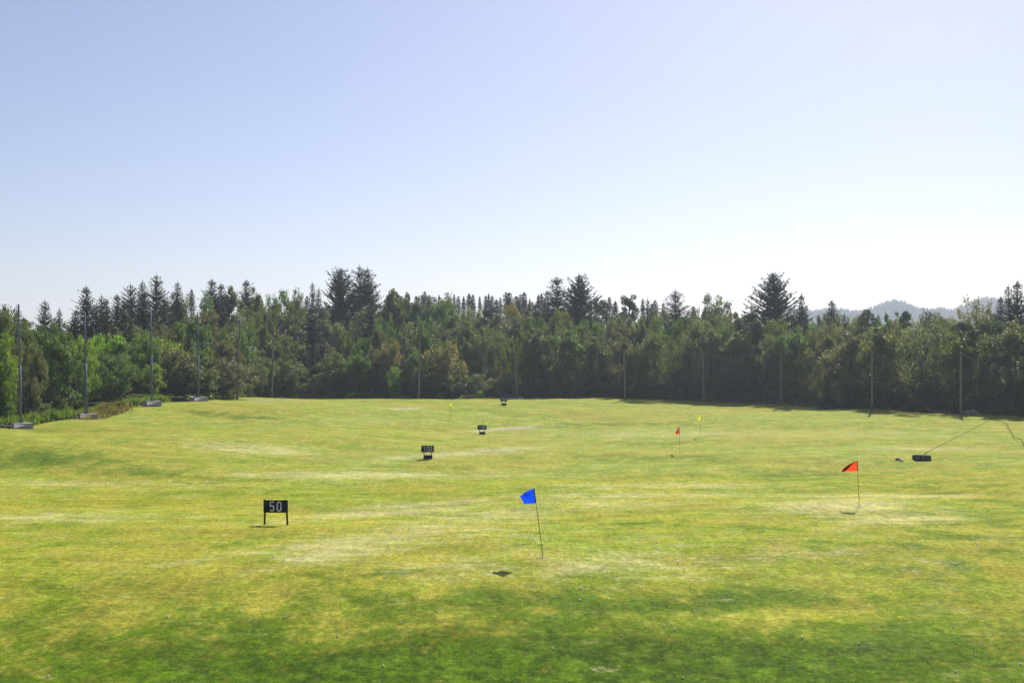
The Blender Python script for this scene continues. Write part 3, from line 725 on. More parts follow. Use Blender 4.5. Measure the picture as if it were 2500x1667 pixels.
weeds('broad_leaved_weeds', [(468,2.0,120,6,.5,.9),(500,2.5,160,6,.6,.8),(525,1.5,200,14,.6,.6),(555,1.2,260,14,.6,.7),(590,1.0,120,8,.5,.4),(1145,1.0,160,10,.6,.6),(1230,1.2,80,18,.5,.35),(1285,1.0,80,14,.5,.3),(670,1.5,90,14,.5,.4),(720,1.5,90,16,.5,.35),(150,1.5,260,18,.7,.35)],
      M['butterbur'], 'pale broad-leaved weeds at the far edge of the mown field')

# ------------------------------------------------------------------ far hills
hu = np.array([-700,0,900,1400,1700,1960,2000,2060,2100,2150,2180,2210,2240,2270,2320,2350,2380,2420,2500,2700,3300])
hp = np.array([850,850,850,850,800,752,754,759,752,745,737,735,744,757,757,744,729,731,742,750,765])
def hillz(x, y):
    u = CX+F*x/y
    top = CAMZ+(HY-np.interp(u, hu, hp))/F*2200-13
    return np.where(y < 2200, 8+(top-8)*sstep((y-1500)/700), top-(top-8)*0.5*sstep((y-2200)/500))+0.8*np.sin(x*0.05)*np.sin(y*0.04)
hx = np.arange(-1500, 1620, 20.0); hy = np.arange(1480, 2740, 24.0)
HX, HYY = np.meshgrid(hx, hy); HZ = hillz(HX, HYY)
n_ = len(hx); ii = np.arange(len(hy)-1)[:, None]*n_+np.arange(n_-1)[None]
M['hill'] = simple('wooded_hill', (0.035, 0.050, 0.024), 0.95, 0, 0.35, 0.02)
tag(obj('hills', new_mesh('hills', np.stack([HX, HYY, HZ], -1).reshape(-1, 3), np.stack([ii, ii+1, ii+n_+1, ii+n_], -1).reshape(-1, 4), True), M['hill']), kind='structure')
def far_wood():
    V, Fc = [], []; nn = 0
    N = 6500
    u = rng.uniform(1880, 2620, N); y = 2212-np.abs(rng.normal(size=N))*300; y = np.clip(y, 1600, 2212)
    x = (u-CX)/F*y; z = hillz(x, y); h = rng.uniform(7, 19, N)*(0.6+0.5*np.clip((np.sin(u*0.05)+1)/2, 0, 1)); w = h*rng.uniform(0.16, 0.30, N)
    tiers = 5; k = 6
    for t in range(tiers):
        f0 = t/tiers; f1 = min(1.0, f0+0.34)
        a0 = rng.uniform(0, 6.28, N)
        rad = w*(1-f0)**0.9
        ring = np.stack([np.stack([x+np.cos(a0+j*2*math.pi/k)*rad*rng.uniform(.6, 1.25, N), y+np.sin(a0+j*2*math.pi/k)*rad*rng.uniform(.6, 1.25, N), z+h*(f0-0.05*rng.uniform(0, 1, N))], -1) for j in range(k)], 1)
        tip = np.stack([x, y, z+h*f1], -1)[:, None]
        vv = np.concatenate([ring, tip], 1).reshape(-1, 3)
        b = np.arange(N)[:, None]*(k+1)
        ff = np.stack([np.stack([b[:, 0]+j, b[:, 0]+(j+1) % k, b[:, 0]+k], -1) for j in range(k)], 1).reshape(-1, 3)
        V.append(vv); Fc.append(ff+nn); nn += len(vv)
    o = obj('distant_wood', new_mesh('distant_wood', np.concatenate(V), np.concatenate(Fc)), M['spruce'])
    tag(o, 'hazy blue spruce wood covering the distant hills on the right', 'wood', kind='stuff')
far_wood()

# ------------------------------------------------------------------ net poles
def lean(deg): return R(-deg)
def pole(px_b, py_b, px_t, py_t, Y, kind, i, label):
    x, y, z = P(px_b, py_b, Y); z = gz(x, y)
    H = P(px_t, py_t, Y)[2]-z; dx = (px_t-px_b)/F*Y
    e = empty('net_pole', (x, y, z))
    if kind == 'metal':
        bw, bd, bh = 2.0, 1.5, 0.5
        zb = 0.42 if i != 0 else 0.40
        m = MB(); m.box((0.05, 0, zb-0.5), (bw*0.98, bd, 1.3), 0.03, R(38)); f = obj('footing', m.mesh('footing'), M['concrete'], e)
        top = zb+0.15
        m = MB(); m.box((0, 0, top+0.012), (0.4, 0.4, 0.024), 0.004, R(38))
        for sx in (-1, 1):
            for sy in (-1, 1): m.tube([(sx*.14, sy*.14, top), (sx*.14, sy*.14, top+.09)], .016, 6)
        obj('base_plate', m.mesh('base_plate'), M['galvanised'], e)
        m = MB(); h1 = top+(H-top)*0.5
        fx = lambda q: dx*(q-top)/(H-top)
        m.tube([(fx(top), 0, top+0.02), (fx(h1), 0, h1)], [0.135, 0.135], 14)
        m.tube([(fx(h1), 0, h1-0.02), (dx, 0, H)], [0.105, 0.095], 14)
        obj('shaft', m.mesh('shaft', True), M['galvanised'], e)
        m = MB()
        for q in (0.5, 0.27, 0.75):
            zz = top+(H-top)*q; m.tube([(fx(zz), 0, zz-.06), (fx(zz), 0, zz+.06)], [.155, .155], 14)
        obj('joint_collar', m.mesh('joint_collar', True), M['galvanised'], e)
    else:
        m = MB(); n = 8; t = np.linspace(0, 1, n)
        pts = np.stack([dx*t+0.05*np.sin(t*3+i), 0.04*np.sin(t*4+i), -0.5+(H+0.5)*t], -1)
        m.tube(pts, 0.165-0.045*t, 10); obj('shaft', m.mesh('shaft', True), M['pole_wood'], e)
        m = MB(); m.tube([(dx, -.13, H-.18), (dx, .13, H-.18)], .02, 6); m.tube([(dx, 0, H-.30), (dx, 0, H-.20)], [.135, .135], 10)
        obj('top_bracket', m.mesh('top_bracket', True), M['galvanised'], e)
    tag(e, label, 'pole', 'poles round the driving range')
    return (x+dx, y, z+H)
tops = []
PD = [(51,1033,45.5,743,116,'metal','grey steel net pole on a concrete block, nearest the left edge'),
      (211,1024,206.5,761,128,'metal','grey steel net pole on a concrete block beside the brown grass heap'),
      (370.5,986,367.5,755,144,'metal','grey steel net pole on a concrete block, third from the left'),
      (484.5,974,482.5,762,155,'metal','grey steel net pole on a concrete block with bright weeds around it'),
      (580,976,585,782,172,'wood','leaning brown wooden pole right of the last steel pole'),
      (664,975,667,797,187,'wood','dark wooden pole second from the left among the wooden poles'),
      (1022,973,1024.5,795,190,'wood','dark wooden pole standing above the left yellow flag'),
      (1262,978,1258,863,200,'wood','brown wooden pole just right of the 200 sign'),
      (1525.5,970,1524.5,852,195,'wood','short wooden pole before the dark wood, second right of the 200 sign'),
      (1718.5,984,1717.5,862,195,'wood','short wooden pole above the right yellow flag'),
      (1908,991,1906.5,858,190,'wood','wooden pole straight below the wide-armed spruce'),
      (2129.5,1003,2129,855,158,'wood','wooden pole with net ropes, second from the right edge'),
      (2346,1016,2345,858,147,'wood','tallest looking wooden pole below the flat-topped pine at right'),
      (2700,1050,2698,850,124,'wood','wooden net pole at the far right beyond the stone anchor block')]
for i, (a_, b_, c_, d_, Y, k, lb) in enumerate(PD): tops.append(pole(a_, b_, c_, d_, Y, k, i, lb))

def net_mat():
    m, nt, ns, ln = mat('net_mesh')
    uv = ns.new('ShaderNodeTexCoord').outputs['UV']
    sp = ns.new('ShaderNodeSeparateXYZ'); ln.new(uv, sp.inputs[0])
    g = []
    for k in (0, 1):
        fr = math_(ns, ln, 'FRACT', math_(ns, ln, 'MULTIPLY', sp.outputs[k], 22.0))
        g.append(math_(ns, ln, 'LESS_THAN', fr, 0.035))
    a_ = math_(ns, ln, 'MAXIMUM', g[0], g[1])
    d = ns.new('ShaderNodeBsdfDiffuse'); d.inputs[0].default_value = (0.10, 0.10, 0.10, 1)
    t = ns.new('ShaderNodeBsdfTransparent'); mx = ns.new('ShaderNodeMixShader')
    ln.new(a_, mx.inputs[0]); ln.new(t.outputs[0], mx.inputs[1]); ln.new(d.outputs[0], mx.inputs[2])
    o = ns.new('ShaderNodeOutputMaterial'); ln.new(mx.outputs[0], o.inputs[0]); return m
M['net'] = net_mat()
NL = {8:'second right of the 200 sign', 9:'above the right yellow flag', 10:'below the wide-armed spruce', 11:'before the second pole from the right', 12:'beside the flat-topped pine at right'}
def net_bay(i):
    A, B = np.array(tops[i]), np.array(tops[i+1]); n = 17; t = np.linspace(0, 1, n)
    sag = {8:0.35, 9:0.55, 10:0.9, 11:1.6, 12:2.2}[i]
    top = A[None]*(1-t)[:, None]+B[None]*t[:, None]-np.array([0, 0, 0.2]); top[:, 2] -= sag*4*t*(1-t)
    c0 = A
    e = empty('safety_net', (c0[0], c0[1], gz(c0[0], c0[1])))
    o0 = np.array(e.location)
    bz = ground(top[:, 0], top[:, 1])+0.1
    bot = top.copy(); bot[:, 2] = bz
    rws = 7; V = []; UVs = []
    for r_ in range(rws):
        q = r_/(rws-1); V.append(top*(1-q)+bot*q+np.array([0, 1, 0])*(0.12*math.sin(q*3.1))); 
    V = np.concatenate(V)-o0
    ii = np.arange(rws-1)[:, None]*n+np.arange(n-1)[None]
    me = new_mesh('netting', V, np.stack([ii, ii+1, ii+n+1, ii+n], -1).reshape(-1, 4))
    uvl = me.uv_layers.new(name='UVMap'); li = np.empty(len(me.loops), int); me.loops.foreach_get('vertex_index', li)
    uu = np.stack([V[:, 0]+0, V[:, 2]], -1)[li]; L = np.linalg.norm((B-A)[:2]); uu[:, 0] = (li % n)/(n-1)*L
    uvl.data.foreach_set('uv', (uu*0.25).astype(np.float32).ravel())
    obj('netting', me, M['net'], e)
    m = MB(); m.tube(top-o0, 0.011 if i < 12 else 0.018, 5); obj('top_rope', m.mesh('top_rope', True), M['rope'], e)
    tag(e, f'thin sagging safety net with pale top rope, {NL[i]}', 'net', 'net bays between the wooden poles')
for i in (8, 9, 10, 11, 12): net_bay(i)

# ------------------------------------------------------------------ distance signs
def arc(cx, cy, rx, ry, a0, a1, n=12):
    a_ = np.radians(np.linspace(a0, a1, n)); return [(cx+rx*math.cos(t), cy+ry*math.sin(t)) for t in a_]
def digit_path(ch):   # in a 0.56 x 1 cell, stroke centre lines
    w, s = 0.50, 0.075
    if ch == '0': return [arc(w/2, 1-w/2+0.0, w/2-s, w/2-s, 0, 180)+arc(w/2, w/2, w/2-s, w/2-s, 180, 360)+[(w-s, 1-w/2)]]
    if ch == '1': return [[(0.06, 0.80), (0.28, 1-s*0.8), (0.28, 0.0)]]
    if ch == '5': return [[(w-0.06, 1-s), (s+0.02, 1-s), (s, 0.54), (s+0.02,0.54)]+arc(w/2+0.0, 0.325, w/2-s, 0.255, 135, -155, 16)]
    if ch == '2': return [arc(w/2, 1-w/2, w/2-s, w/2-s, 165, -20, 12)+[(w-s-0.03, 0.60), (s+0.02, s+0.06), (s+0.02, s), (w-0.01, s)]]
def stroke(m, pts, wd, x0, z0, sc_, y0, y1):
    p = np.array(pts, float); n = len(p)
    d = np.gradient(p, axis=0)
    d = np.array([(p[min(i+1, n-1)]-p[i])/(np.linalg.norm(p[min(i+1, n-1)]-p[i])+1e-9)+(p[i]-p[max(i-1, 0)])/(np.linalg.norm(p[i]-p[max(i-1, 0)])+1e-9) for i in range(n)])
    d /= np.linalg.norm(d, axis=1)[:, None]+1e-9
    nrm = np.stack([-d[:, 1], d[:, 0]], -1)
    L = p+nrm*wd/2; Rr = p-nrm*wd/2
    def w(q, y): return np.stack([x0+q[:, 0]*sc_, np.full(n, y), z0+q[:, 1]*sc_], -1)
    v = np.concatenate([w(L, y0), w(Rr, y0), w(L, y1), w(Rr, y1)])
    i = np.arange(n-1)
    f = [np.stack([i, i+n, i+n+1, i+1], -1), np.stack([i+2*n, i+2*n+1, i+3*n+1, i+3*n], -1), np.stack([i, i+1, i+2*n+1, i+2*n], -1), np.stack([i+n, i+3*n, i+3*n+1, i+n+1], -1),
         np.array([[0, 2*n, 3*n, n]]), np.array([[n-1, 2*n-1, 4*n-1, 3*n-1]])]
    m.add(v, np.concatenate(f))
def sign(txt, px, py, Y, label):
    x, y, _ = P(px, py, Y); z = gz(x, y)
    e = empty('distance_sign', (x, y, z), 0)
    W, Hb = (1.06, 0.545) if txt == '50' else (1.075, 0.56)
    if txt == '50': zb = 0.545; legs = [(-0.50, -0.47), (0.51, 0.45)]; lw = 0.075
    else: zb = 0.56; legs = [(-0.31, -0.31), (0.31, 0.31)]; lw = 0.055
    m = MB(); m.box((0, 0, zb+Hb/2), (W, 0.05, Hb), 0.006)
    if txt == '50':
        for bx_ in (-0.47, 0.41): m.box((bx_, 0.0, zb+Hb+0.005), (0.09, 0.04, 0.02), 0.003)
    obj('board', m.mesh('board'), M['sign_black'], e)
    for a_, b_ in legs:
        m = MB(); m.tube([(a_, 0.055, -0.15), (b_, 0.055, zb+Hb*0.9)], lw/2*1.3, 4); obj('leg', m.mesh('leg'), M['sign_leg'] if txt == '50' else M['sign_stick'], e)
    if txt != '50':
        m = MB(); m.box((0.02, 0.10, 0.14), (0.74, 0.36, 0.34), 0.015, R(3)); obj('ballast_box', m.mesh('ballast_box'), M['ballast'], e)
    s = 0.455 if txt == '50' else 0.43
    gap = 0.68 if txt == '50' else 0.64
    tot = gap*(len(txt)-1)+0.50
    x0 = -tot*s/2*(1.0)
    if txt == '50': x0 -= 0.0
    for k, ch in enumerate(txt):
        m = MB()
        for q in digit_path(ch): stroke(m, q, 0.135, x0+k*gap*s, zb+(Hb-s)/2, s, -0.034, -0.022)
        obj('numeral', m.mesh('numeral'), M['numeral'], e)
    tag(e, label, 'sign', 'distance signs on the range')
sign('50', 673, 1281, 50, 'black board on two legs reading 50, nearest and largest of the distance signs')
sign('100', 1044, 1121, 97, 'black distance sign reading 100 on thin legs over a dark ballast box')
sign('150', 1177, 1058, 138, 'black distance sign reading 150 on thin legs over a dark ballast box')
sign('200', 1230, 988, 176, 'small black distance sign reading 200 at the far edge of the field')

# ------------------------------------------------------------------ flags
def flag(name, px, py, tx, ty, Y, cl, outline, label, fh, wind=(0, 0), folds=0.03, cup=True, fold=None):
    """outline: top and bottom edges of the cloth in units of flag height, hanging to the left of the stick"""
    x, y, _ = P(px, py, Y); z = gz(x, y)
    H = P(tx, ty, Y)[2]-z; dx = (tx-px)/F*Y
    e = empty(name, (x, y, z))
    m = MB(); m.tube([(0, 0, -0.1), (dx*0.5, 0, H*0.5), (dx, 0, H)], [0.0125, 0.0115, 0.009], 8)
    obj('stick', m.mesh('stick', True), M['stick'], e)
    m = MB(); a0 = np.array([dx, 0, H]); dn = np.array([-dx, 0, -H]); dn = dn/np.linalg.norm(dn)
    m.tube([a0+dn*0.005, a0+dn*fh], [0.022, 0.022], 8); obj('sleeve', m.mesh('sleeve', True), M['sleeve'], e)
    T, B = [np.array(q, float) for q in outline]
    n, k = 21, 15; V = []
    s = np.linspace(0, 1, n)
    def ip(Q):
        t = np.linspace(0, 1, len(Q)); return np.stack([np.interp(s, t, Q[:, 0]), np.interp(s, t, Q[:, 1])], -1)
    T, B = ip(T), ip(B)
    for j in range(k):
        q = j/(k-1); c = T*(1-q)+B*q
        xx = -0.012+c[:, 0]*fh; zz = c[:, 1]*fh
        # the sewn edge follows the stick
        base = a0+dn*0
        yy = folds*(np.sin(s*7+q*4.0)*s+0.6*np.sin(s*3.2-q*5)*s)*2+wind[0]*s*fh+wind[1]*s*s*q*fh
        px_ = base[0]+dn[0]*(-zz)+xx; V.append(np.stack([px_, yy, base[2]+zz], -1))
    V = np.concatenate(V); N0 = len(V)
    V2 = V+np.array([0.0, 0.004, 0.0]); 
    i = (np.arange(k-1)[:, None]*n+np.arange(n-1)[None])
    f = np.stack([i, i+n, i+n+1, i+1], -1).reshape(-1, 4)
    g = obj('cloth', new_mesh('cloth', V, f, True), M[cl], e)
    if fold is not None:
        Q = ip(np.array(fold, float)); V3 = []
        for j in range(5):
            q = j/4; c = T*(1-q)+Q*q; xx = -0.012+c[:, 0]*fh; zz = c[:, 1]*fh
            yy = folds*(np.sin(s*7)*s+0.6*np.sin(s*3.2)*s)*2+wind[0]*s*fh-0.03-0.03*math.sin(q*3.1)
            V3.append(np.stack([base[0]+dn[0]*(-zz)+xx, yy, base[2]+zz], -1))
        i = (np.arange(4)[:, None]*n+np.arange(n-1)[None])
        obj('folded_edge', new_mesh('folded_edge', np.concatenate(V3), np.stack([i, i+n, i+n+1, i+1], -1).reshape(-1, 4), True), M['red_fold_shade'], e)
    if cup:
        m = MB(); a_ = np.linspace(0, 2*math.pi, 17)[:-1]
        rr_ = 0.12*(1+0.25*np.sin(a_*3+1)+0.15*np.sin(a_*5)); 
        v = [(0, 0, gz(x, y)-z+0.012)]+[(math.cos(t)*r_*1.6, math.sin(t)*r_, gz(x+math.cos(t)*r_*1.6, y+math.sin(t)*r_)-z+0.010) for t, r_ in zip(a_, rr_)]
        m.add(v, [(0, j+1, (j+1) % 16+1) for j in range(16)]); obj('worn_patch', m.mesh('worn_patch'), M['earth'], e)
    tag(e, label, 'flag', 'flags on the range'); return e
flag('golf_flag', 1326.5, 1361, 1303.5, 1192, 41.4, 'blue_cloth',
     ([(0,0),(-.30,-.13),(-.62,-.28),(-.80,-.42),(-1.02,-.52),(-0.99,-.58)], [(0,-1.0),(-.3,-1.03),(-.55,-1.06),(-.80,-1.08),(-.83,-.85),(-.86,-.64)]),
     'blue flag on a leaning dark stick in the near field', 0.535, (0.35, 0.0), 0.06)
flag('golf_flag', 2098, 1244, 2093, 1124, 57, 'red_cloth',
     ([(0,0),(-.35,-.18),(-.75,-.40),(-1.05,-.60),(-1.28,-.80),(-1.38,-1.08)], [(0,-1.0),(-.35,-1.02),(-.7,-1.06),(-1.0,-1.09),(-1.2,-1.12),(-1.38,-1.14)]),
     'orange red flag on an upright stick, nearest flag on the right', 0.515, (0.45, 0.0), 0.03, True, [(0,0),(-.38,-.30),(-.66,-.55),(-.88,-.82),(-1.10,-1.04),(-1.30,-1.02)])
flag('golf_flag', 1660.5, 1109, 1658, 1041, 102, 'red_cloth',
     ([(0,0),(-.08,-.25),(-.16,-.5),(-.28,-.78)], [(0,-.80),(-.08,-.92),(-.16,-1.04),(-.28,-.86)]),
     'furled red flag hanging limp in the far field', 0.74, (1.2, 0.3), 0.05, False, [(-.03,-.10),(-.06,-.4),(-.10,-.65),(-.20,-.84)])
flag('golf_flag', 1710.5, 1067.5, 1711.5, 1010.5, 118, 'yellow_cloth',
     ([(0,0),(-.12,-.25),(-.22,-.6),(-.40,-.97)], [(0,-1.0),(-.12,-1.0),(-.25,-1.0),(-.40,-1.0)]),
     'right-hand yellow flag hanging limp below the tenth net pole', 0.64, (1.0, 0.3), 0.05, False)
flag('golf_flag', 1100, 1022, 1100.2, 983.5, 152, 'yellow_cloth',
     ([(0.10,0),(.22,-.3),(.32,-.6),(.05,-1.0)], [(-.04,-.02),(-.20,-.35),(-.16,-.7),(.02,-1.02)]),
     'left-hand yellow flag, farthest of all flags', 0.50, (0.2, 0.3), 0.05, False)

# ------------------------------------------------------------------ golf balls
BP = [(1293,1355),(1321,1357),(1312,1362),(1410,1368),(1435,1371),(1474,1389),(1531,1379),(1665,1353),(1654,1374),(1655,1377),(1656,1380),(1670,1390),(1301,1434),(1415,1438),(1420,1438),(1313,1464),(1350,1461),(1416,1471),(1698,1471),(1430,1499),(1694,1494),(1622,1536),(1648,1545),(1517,1556),(1350,1591),(1668,1659),
(141,1273),(201,1277),(290,1326),(301,1331),(290,1354),(383,1361),(428,1337),(540,1321),(579,1322),(673,1309),(694,1286),(728,1283),(723,1338),(668,1361),(721,1358),(740,1366),(759,1356),(970,1333),(949,1334),(1019,1333),(989,1355),(1059,1359),(940,1299),(954,1301),(925,1286),(983,1291),(1124,1289),(1169,1273),(1222,1283),(938,1415),(987,1402),(946,1457),(1068,1495),(979,1525),(824,1555),(587,1498),(694,1508),(409,1508),(935,1633),(118,1659),(54,1413),(168,1304),(376,1279),(831,1303),(783,1306),
(1992,1260),(2001,1270),(1991,1291),(1992,1295),(1992,1298),(2008,1308),(2053,1317),(1868,1296),(1815,1304),(1882,1326),(2088,1376),(2098,1436),(2343,1307),(2312,1331),(2295,1348),(2393,1386),(2386,1331),(2328,1538),(1958,1563),(2096,1576),(2383,1602),(2491,1627),(2333,1648),(2135,1249),(2164,1261),(2151,1219),(1386,1255),(1408,1262),(1471,1281),(1502,1275),(1514,1277),(1540,1307),(1563,1315),(1488,1307),(1603,1326),(1655,1342),(1354,1312),(1338,1339),(1330,1341),(1324,1330),(1293,1316),(1302,1317),(1279,1330),(1308,1326),(1447,1284),(1570,1250),(1332,1280),(1257,1291),(1939,1244)]
for _ in range(62): BP.append((rr.uniform(20, 2480), rr.uniform(1195, 1300)))
for _ in range(60): BP.append((rr.gauss(620, 330), rr.uniform(1165, 1290)))
for _ in range(24): BP.append((rr.uniform(1000, 2400), rr.uniform(1090, 1200)))
m = MB()
def uvsphere(r_, n=14, k=9):
    th = np.linspace(0, math.pi, k); ph = np.arange(n)*2*math.pi/n
    v = np.array([[r_*math.sin(a)*math.cos(b), r_*math.sin(a)*math.sin(b), r_*math.cos(a)] for a in th for b in ph])
    # shallow dimples
    dd = np.sin(v[:, 0]*900)*np.sin(v[:, 1]*900)*np.sin(v[:, 2]*900); v *= (1-0.02*np.abs(dd))[:, None]
    f = [(i*n+j, (i+1)*n+j, (i+1)*n+(j+1) % n, i*n+(j+1) % n) for i in range(k-1) for j in range(n)]
    return v, np.array(f)
v, f = uvsphere(0.0285); m.add(v, f); ball_me = m.mesh('golf_ball', True)
b0 = None; near = []
for (a_, b_) in BP:
    h = hit(a_, b_)
    if h is None: continue
    if b0 is None: o = obj('golf_ball', ball_me, M['ball']); b0 = o
    else: o = b0.copy(); COL.objects.link(o)
    o.location = (h[0], h[1], gz(h[0], h[1])+0.027); o.rotation_euler = (rr.uniform(0, 6), rr.uniform(0, 6), 0)
    tag(o, 'small white golf ball lying on the pale middle turf of the field', 'golf ball', 'golf balls scattered over the field')
    if b_ > 1400: near.append((b_, a_, o))
near.sort(key=lambda t: -t[0])
for i, (b_, a_, o) in enumerate(near):
    side = 'left' if a_ < 833 else ('centre' if a_ < 1667 else 'right')
    k = sum(1 for q in near[:i] if ('left' if q[1] < 833 else ('centre' if q[1] < 1667 else 'right')) == side)
    o['label'] = f"white golf ball on the dark near grass, {ORD[k]} from the bottom, {side} third"

# ------------------------------------------------------------------ stones, anchor, cables, debris
def rock_mesh(seed, sx, sy, sz, rough=0.22):
    r = np.random.default_rng(seed); v, f = uvsphere(1.0, 16, 11)
    v = v/np.linalg.norm(v, axis=1)[:, None]
    K = r.normal(size=(5, 3))*2.2; ph = r.uniform(0, 6, 5)
    s = sum(np.sin(v @ K[i]+ph[i]) for i in range(5))/5
    v = v*(1+rough*s*1.6)[:, None]; v = np.sign(v)*np.abs(v)**0.8
    v = v*np.array([sx, sy, sz]); m = MB(); m.add(v, f); return m.mesh('rock', False)
def rock(px, py, Y, seed, s, matl, label, name='rock', group=None, sink=0.25):
    x, y, _ = P(px, py, Y); z = gz(x, y)
    o = obj(name, rock_mesh(seed, *s), M[matl]); o.location = (x, y, z+s[2]*(1-2*sink)); tag(o, label, 'rock', group); return o
rock(1218, 974, 209, 3, (2.6, 1.4, 0.75), 'bluish_rock', 'large blue grey boulder in the shade left of the 200 sign', 'boulder')
rock(1238, 974, 204.5, 4, (.5, .35, .22), 'pale_rock', 'pale stone left of the wooden pole by the 200 sign')
rock(1252, 977, 201.3, 5, (.7, .4, .24), 'pale_rock', 'pale flat stone at the foot of the pole by the 200 sign')
rock(1272, 977, 201.8, 6, (.6, .4, .26), 'pale_rock', 'pale flat stone just right of the pole by the 200 sign')
rock(2368, 1008, 148.5, 7, (.9, .5, .5), 'rock', 'grey boulder in the shade beside the right-hand wooden pole', 'boulder')
rock(690, 972, 191.5, 8, (.7, .4, .3), 'pale_rock', 'pale stone at the field edge right of the sixth net pole')
rock(204, 1018, 130.5, 9, (.32, .28, .24), 'pale_rock', 'white stone on the heap behind the second concrete block')
rock(183, 1028, 127.5, 10, (.28, .2, .16), 'pale_rock', 'white stone left of the second concrete block')
rock(2192, 1119.5, 91, 12, (.20, .16, .12), 'rock', 'dark rounded stone in the grass left of the anchor block')
rock(2200, 1121, 90.4, 13, (.17, .13, .10), 'pale_rock', 'pale stone lying against the dark stone left of the anchor block')
# anchor block with guy cable
x, y, _ = P(2250, 1116, 91); z = gz(x, y)
e = empty('cable_anchor', (x, y, z))
m = MB(); m.box((0, 0, 0.12), (1.25, 0.9, 0.42), 0.04, R(-4))
me = m.mesh('block'); obj('block', me, M['ballast'], e)
m = MB()
for k in range(7):
    mm = rr.uniform(-.55, .55); m.box((mm, -0.50+rr.uniform(-.04, .04), 0.05+rr.uniform(0, .12)), (rr.uniform(.12, .3), .12, rr.uniform(.06, .14)), 0.02, rr.uniform(-.3, .3))
obj('stone_facing', m.mesh('stone_facing'), M['rock'], e)
m = MB(); m.tube([(0.17, 0, 0.30), (0.30, 0.02, 0.42), (0.50, 0.05, 0.60)], [0.022, 0.03, 0.022], 6); obj('turnbuckle', m.mesh('turnbuckle'), M['cable'], e)
g0 = np.array([x+0.50, y+0.05, z+0.60]); g1 = np.array(tops[13])-np.array([0, 0, .4])
t = np.linspace(0, 1, 14)[:, None]; pts = g0*(1-t)+g1*t; pts[:, 2] -= 0.35*4*(t*(1-t))[:, 0]
m = MB(); m.tube(pts-np.array(e.location), 0.017, 6); obj('guy_cable', m.mesh('guy_cable', True), M['cable'], e)
tag(e, 'dark square stone-faced block in the grass holding a taut guy cable', 'anchor')
# loose cable on the grass at the right edge
pp = []
for (a_, b_) in [(2400,1026),(2425,1029),(2447,1037),(2456,1041),(2466,1052),(2475,1062),(2485,1070),(2493,1076),(2500,1086),(2506,1100)]:
    Yc = np.interp(b_, [1020,1030,1040,1062,1086,1100], [141,136,131,116,104,98]); xx = (a_-CX)/F*Yc; pp.append((xx, Yc, gz(xx, Yc)+0.25))
pp = np.array(pp); o0 = pp[0].copy(); m = MB(); m.tube(pp-o0, 0.028, 6)
o = obj('loose_cable', m.mesh('loose_cable', True), M['cable']); o.location = o0; tag(o, 'black cable trailing down the grass at the right edge', 'cable')
# timber block and branches
x, y, _ = P(434, 977, 152.5); m = MB()
for k in range(3): m.tube([(-1.7+k*.1, k*.28-.3, .18+.03*k), (0, k*.28-.32, .2), (1.65-k*.2, k*.28-.3, .2)], .17, 8)
m.tube([(-1.3, -.15, .45), (1.2, -.1, .47)], .14, 8)
o = obj('log_pile', m.mesh('log_pile'), M['dark_timber']); o.location = (x, y, gz(x, y)); tag(o, 'low dark stack of logs left of the fourth net pole', 'logs')
def brush(px, py, Y, seed, n, L, label, matl='dead_wood'):
    r = np.random.default_rng(seed); x, y, _ = P(px, py, Y); z = gz(x, y); m = MB()
    for _ in range(n):
        a_ = r.uniform(0, 3.14); c = r.normal(size=2)*L*0.4; l = r.uniform(.3, 1)*L; q = r.uniform(-.1, .35)
        m.tube([(c[0]-math.cos(a_)*l/2, c[1]-math.sin(a_)*l/2*.6, .08+r.uniform(0, .2)), (c[0], c[1], .2+r.uniform(0, .12)), (c[0]+math.cos(a_)*l/2, c[1]+math.sin(a_)*l/2*.6, .12+abs(q))], [.06, .05, .02], 5)
    o = obj('brushwood', m.mesh('brushwood'), M[matl]); o.location = (x, y, z); tag(o, label, 'branches', 'brushwood by the net poles')
brush(14, 1040, 114.5, 1, 22, 1.5, 'heap of cut branches at the left edge beside the first concrete block')
brush(190, 1024, 129, 2, 12, 1.3, 'pale broken branches left of the second concrete block')
brush(345, 985, 145, 3, 14, 1.8, 'dark fallen branches left of the third concrete block', 'dark_timber')

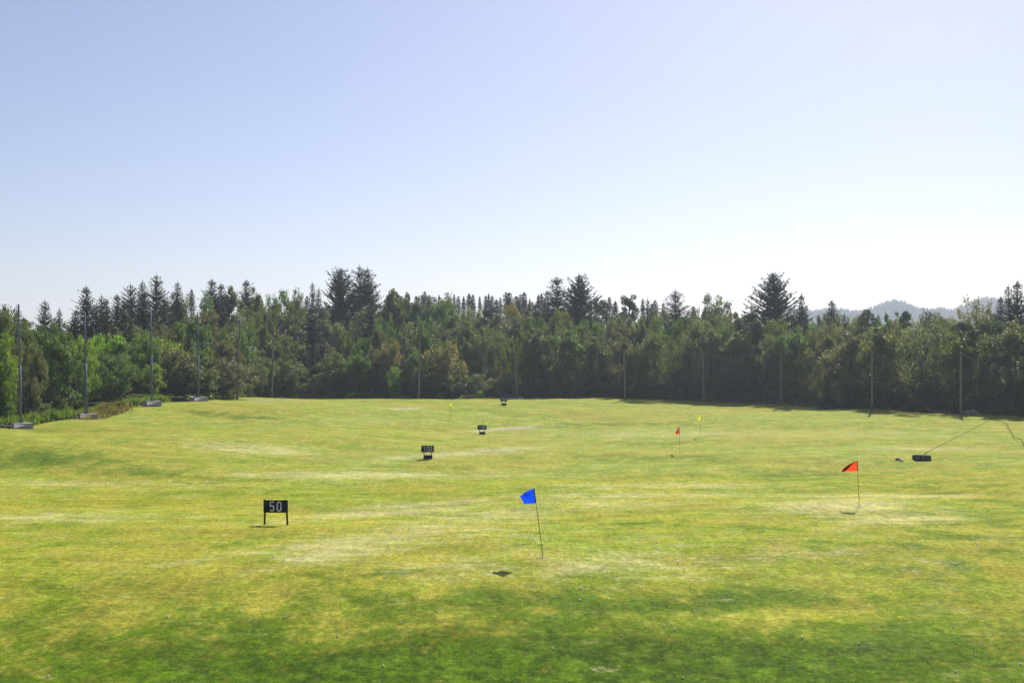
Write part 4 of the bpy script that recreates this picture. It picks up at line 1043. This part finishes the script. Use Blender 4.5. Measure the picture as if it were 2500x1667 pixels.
# ------------------------------------------------------------------ haze
m_, nt, ns, ln = mat('haze_air')
v_ = ns.new('ShaderNodeVolumePrincipled'); v_.inputs['Color'].default_value = (0.78, 0.86, 1.0, 1)
v_.inputs['Density'].default_value = 0.00024; v_.inputs['Anisotropy'].default_value = 0.35
o_ = ns.new('ShaderNodeOutputMaterial'); ln.new(v_.outputs[0], o_.inputs['Volume'])
m = MB(); zlo, zhi = -5.5, 165.0
m.box((0, 1400, (zlo+zhi)/2), (5400, 3200, zhi-zlo)); hz = obj('haze', m.mesh('haze'), m_); tag(hz, kind='stuff')
# the ground must end inside the box
# ------------------------------------------------------------------ light, sky, camera
w = bpy.data.worlds.new('World'); sc.world = w; w.use_nodes = True
wn, wl = w.node_tree.nodes, w.node_tree.links; wn.clear()
sky = wn.new('ShaderNodeTexSky'); sky.sky_type = 'NISHITA'; sky.sun_disc = False
sky.sun_elevation = SUN_EL; sky.sun_rotation = SUN_AZ
sky.altitude = 0; sky.air_density = 1.0; sky.dust_density = 0.72; sky.ozone_density = 3.0
bg = wn.new('ShaderNodeBackground'); bg.inputs[1].default_value = 0.075
wo = wn.new('ShaderNodeOutputWorld'); tn = wn.new('ShaderNodeMix'); tn.data_type = 'RGBA'; tn.blend_type = 'MULTIPLY'; tn.inputs[0].default_value = 1; wl.new(sky.outputs[0], tn.inputs[6]); tn.inputs[7].default_value = (1.07, 0.95, 1.0, 1); wl.new(tn.outputs[2], bg.inputs[0]); wl.new(bg.outputs[0], wo.inputs[0])
sl = bpy.data.lights.new('sun', 'SUN'); sl.energy = 5.0; sl.angle = R(0.53); sl.color = (1.0, 0.95, 0.86)
so = bpy.data.objects.new('sun', sl); COL.objects.link(so)
sd = Vector((math.sin(SUN_AZ)*math.cos(SUN_EL), math.cos(SUN_AZ)*math.cos(SUN_EL), math.sin(SUN_EL)))
so.rotation_euler = sd.to_track_quat('Z', 'Y').to_euler(); so.location = sd*300
cam = bpy.data.cameras.new('camera'); co = bpy.data.objects.new('camera', cam); COL.objects.link(co)
co.location = (0, 0, CAMZ); co.rotation_euler = (R(90), 0, 0)
cam.sensor_width = 36; cam.lens = 36*F/2500; cam.shift_y = (HY-833.5)/2500; cam.clip_end = 6000; cam.clip_start = 0.1
sc.camera = co
sc.render.engine = 'CYCLES'
sc.cycles.max_bounces = 6; sc.cycles.transparent_max_bounces = 12; sc.cycles.volume_bounces = 0
sc.view_settings.view_transform = 'Standard'; sc.view_settings.look = 'None'; sc.view_settings.gamma = 1; sc.view_settings.exposure = 0.5
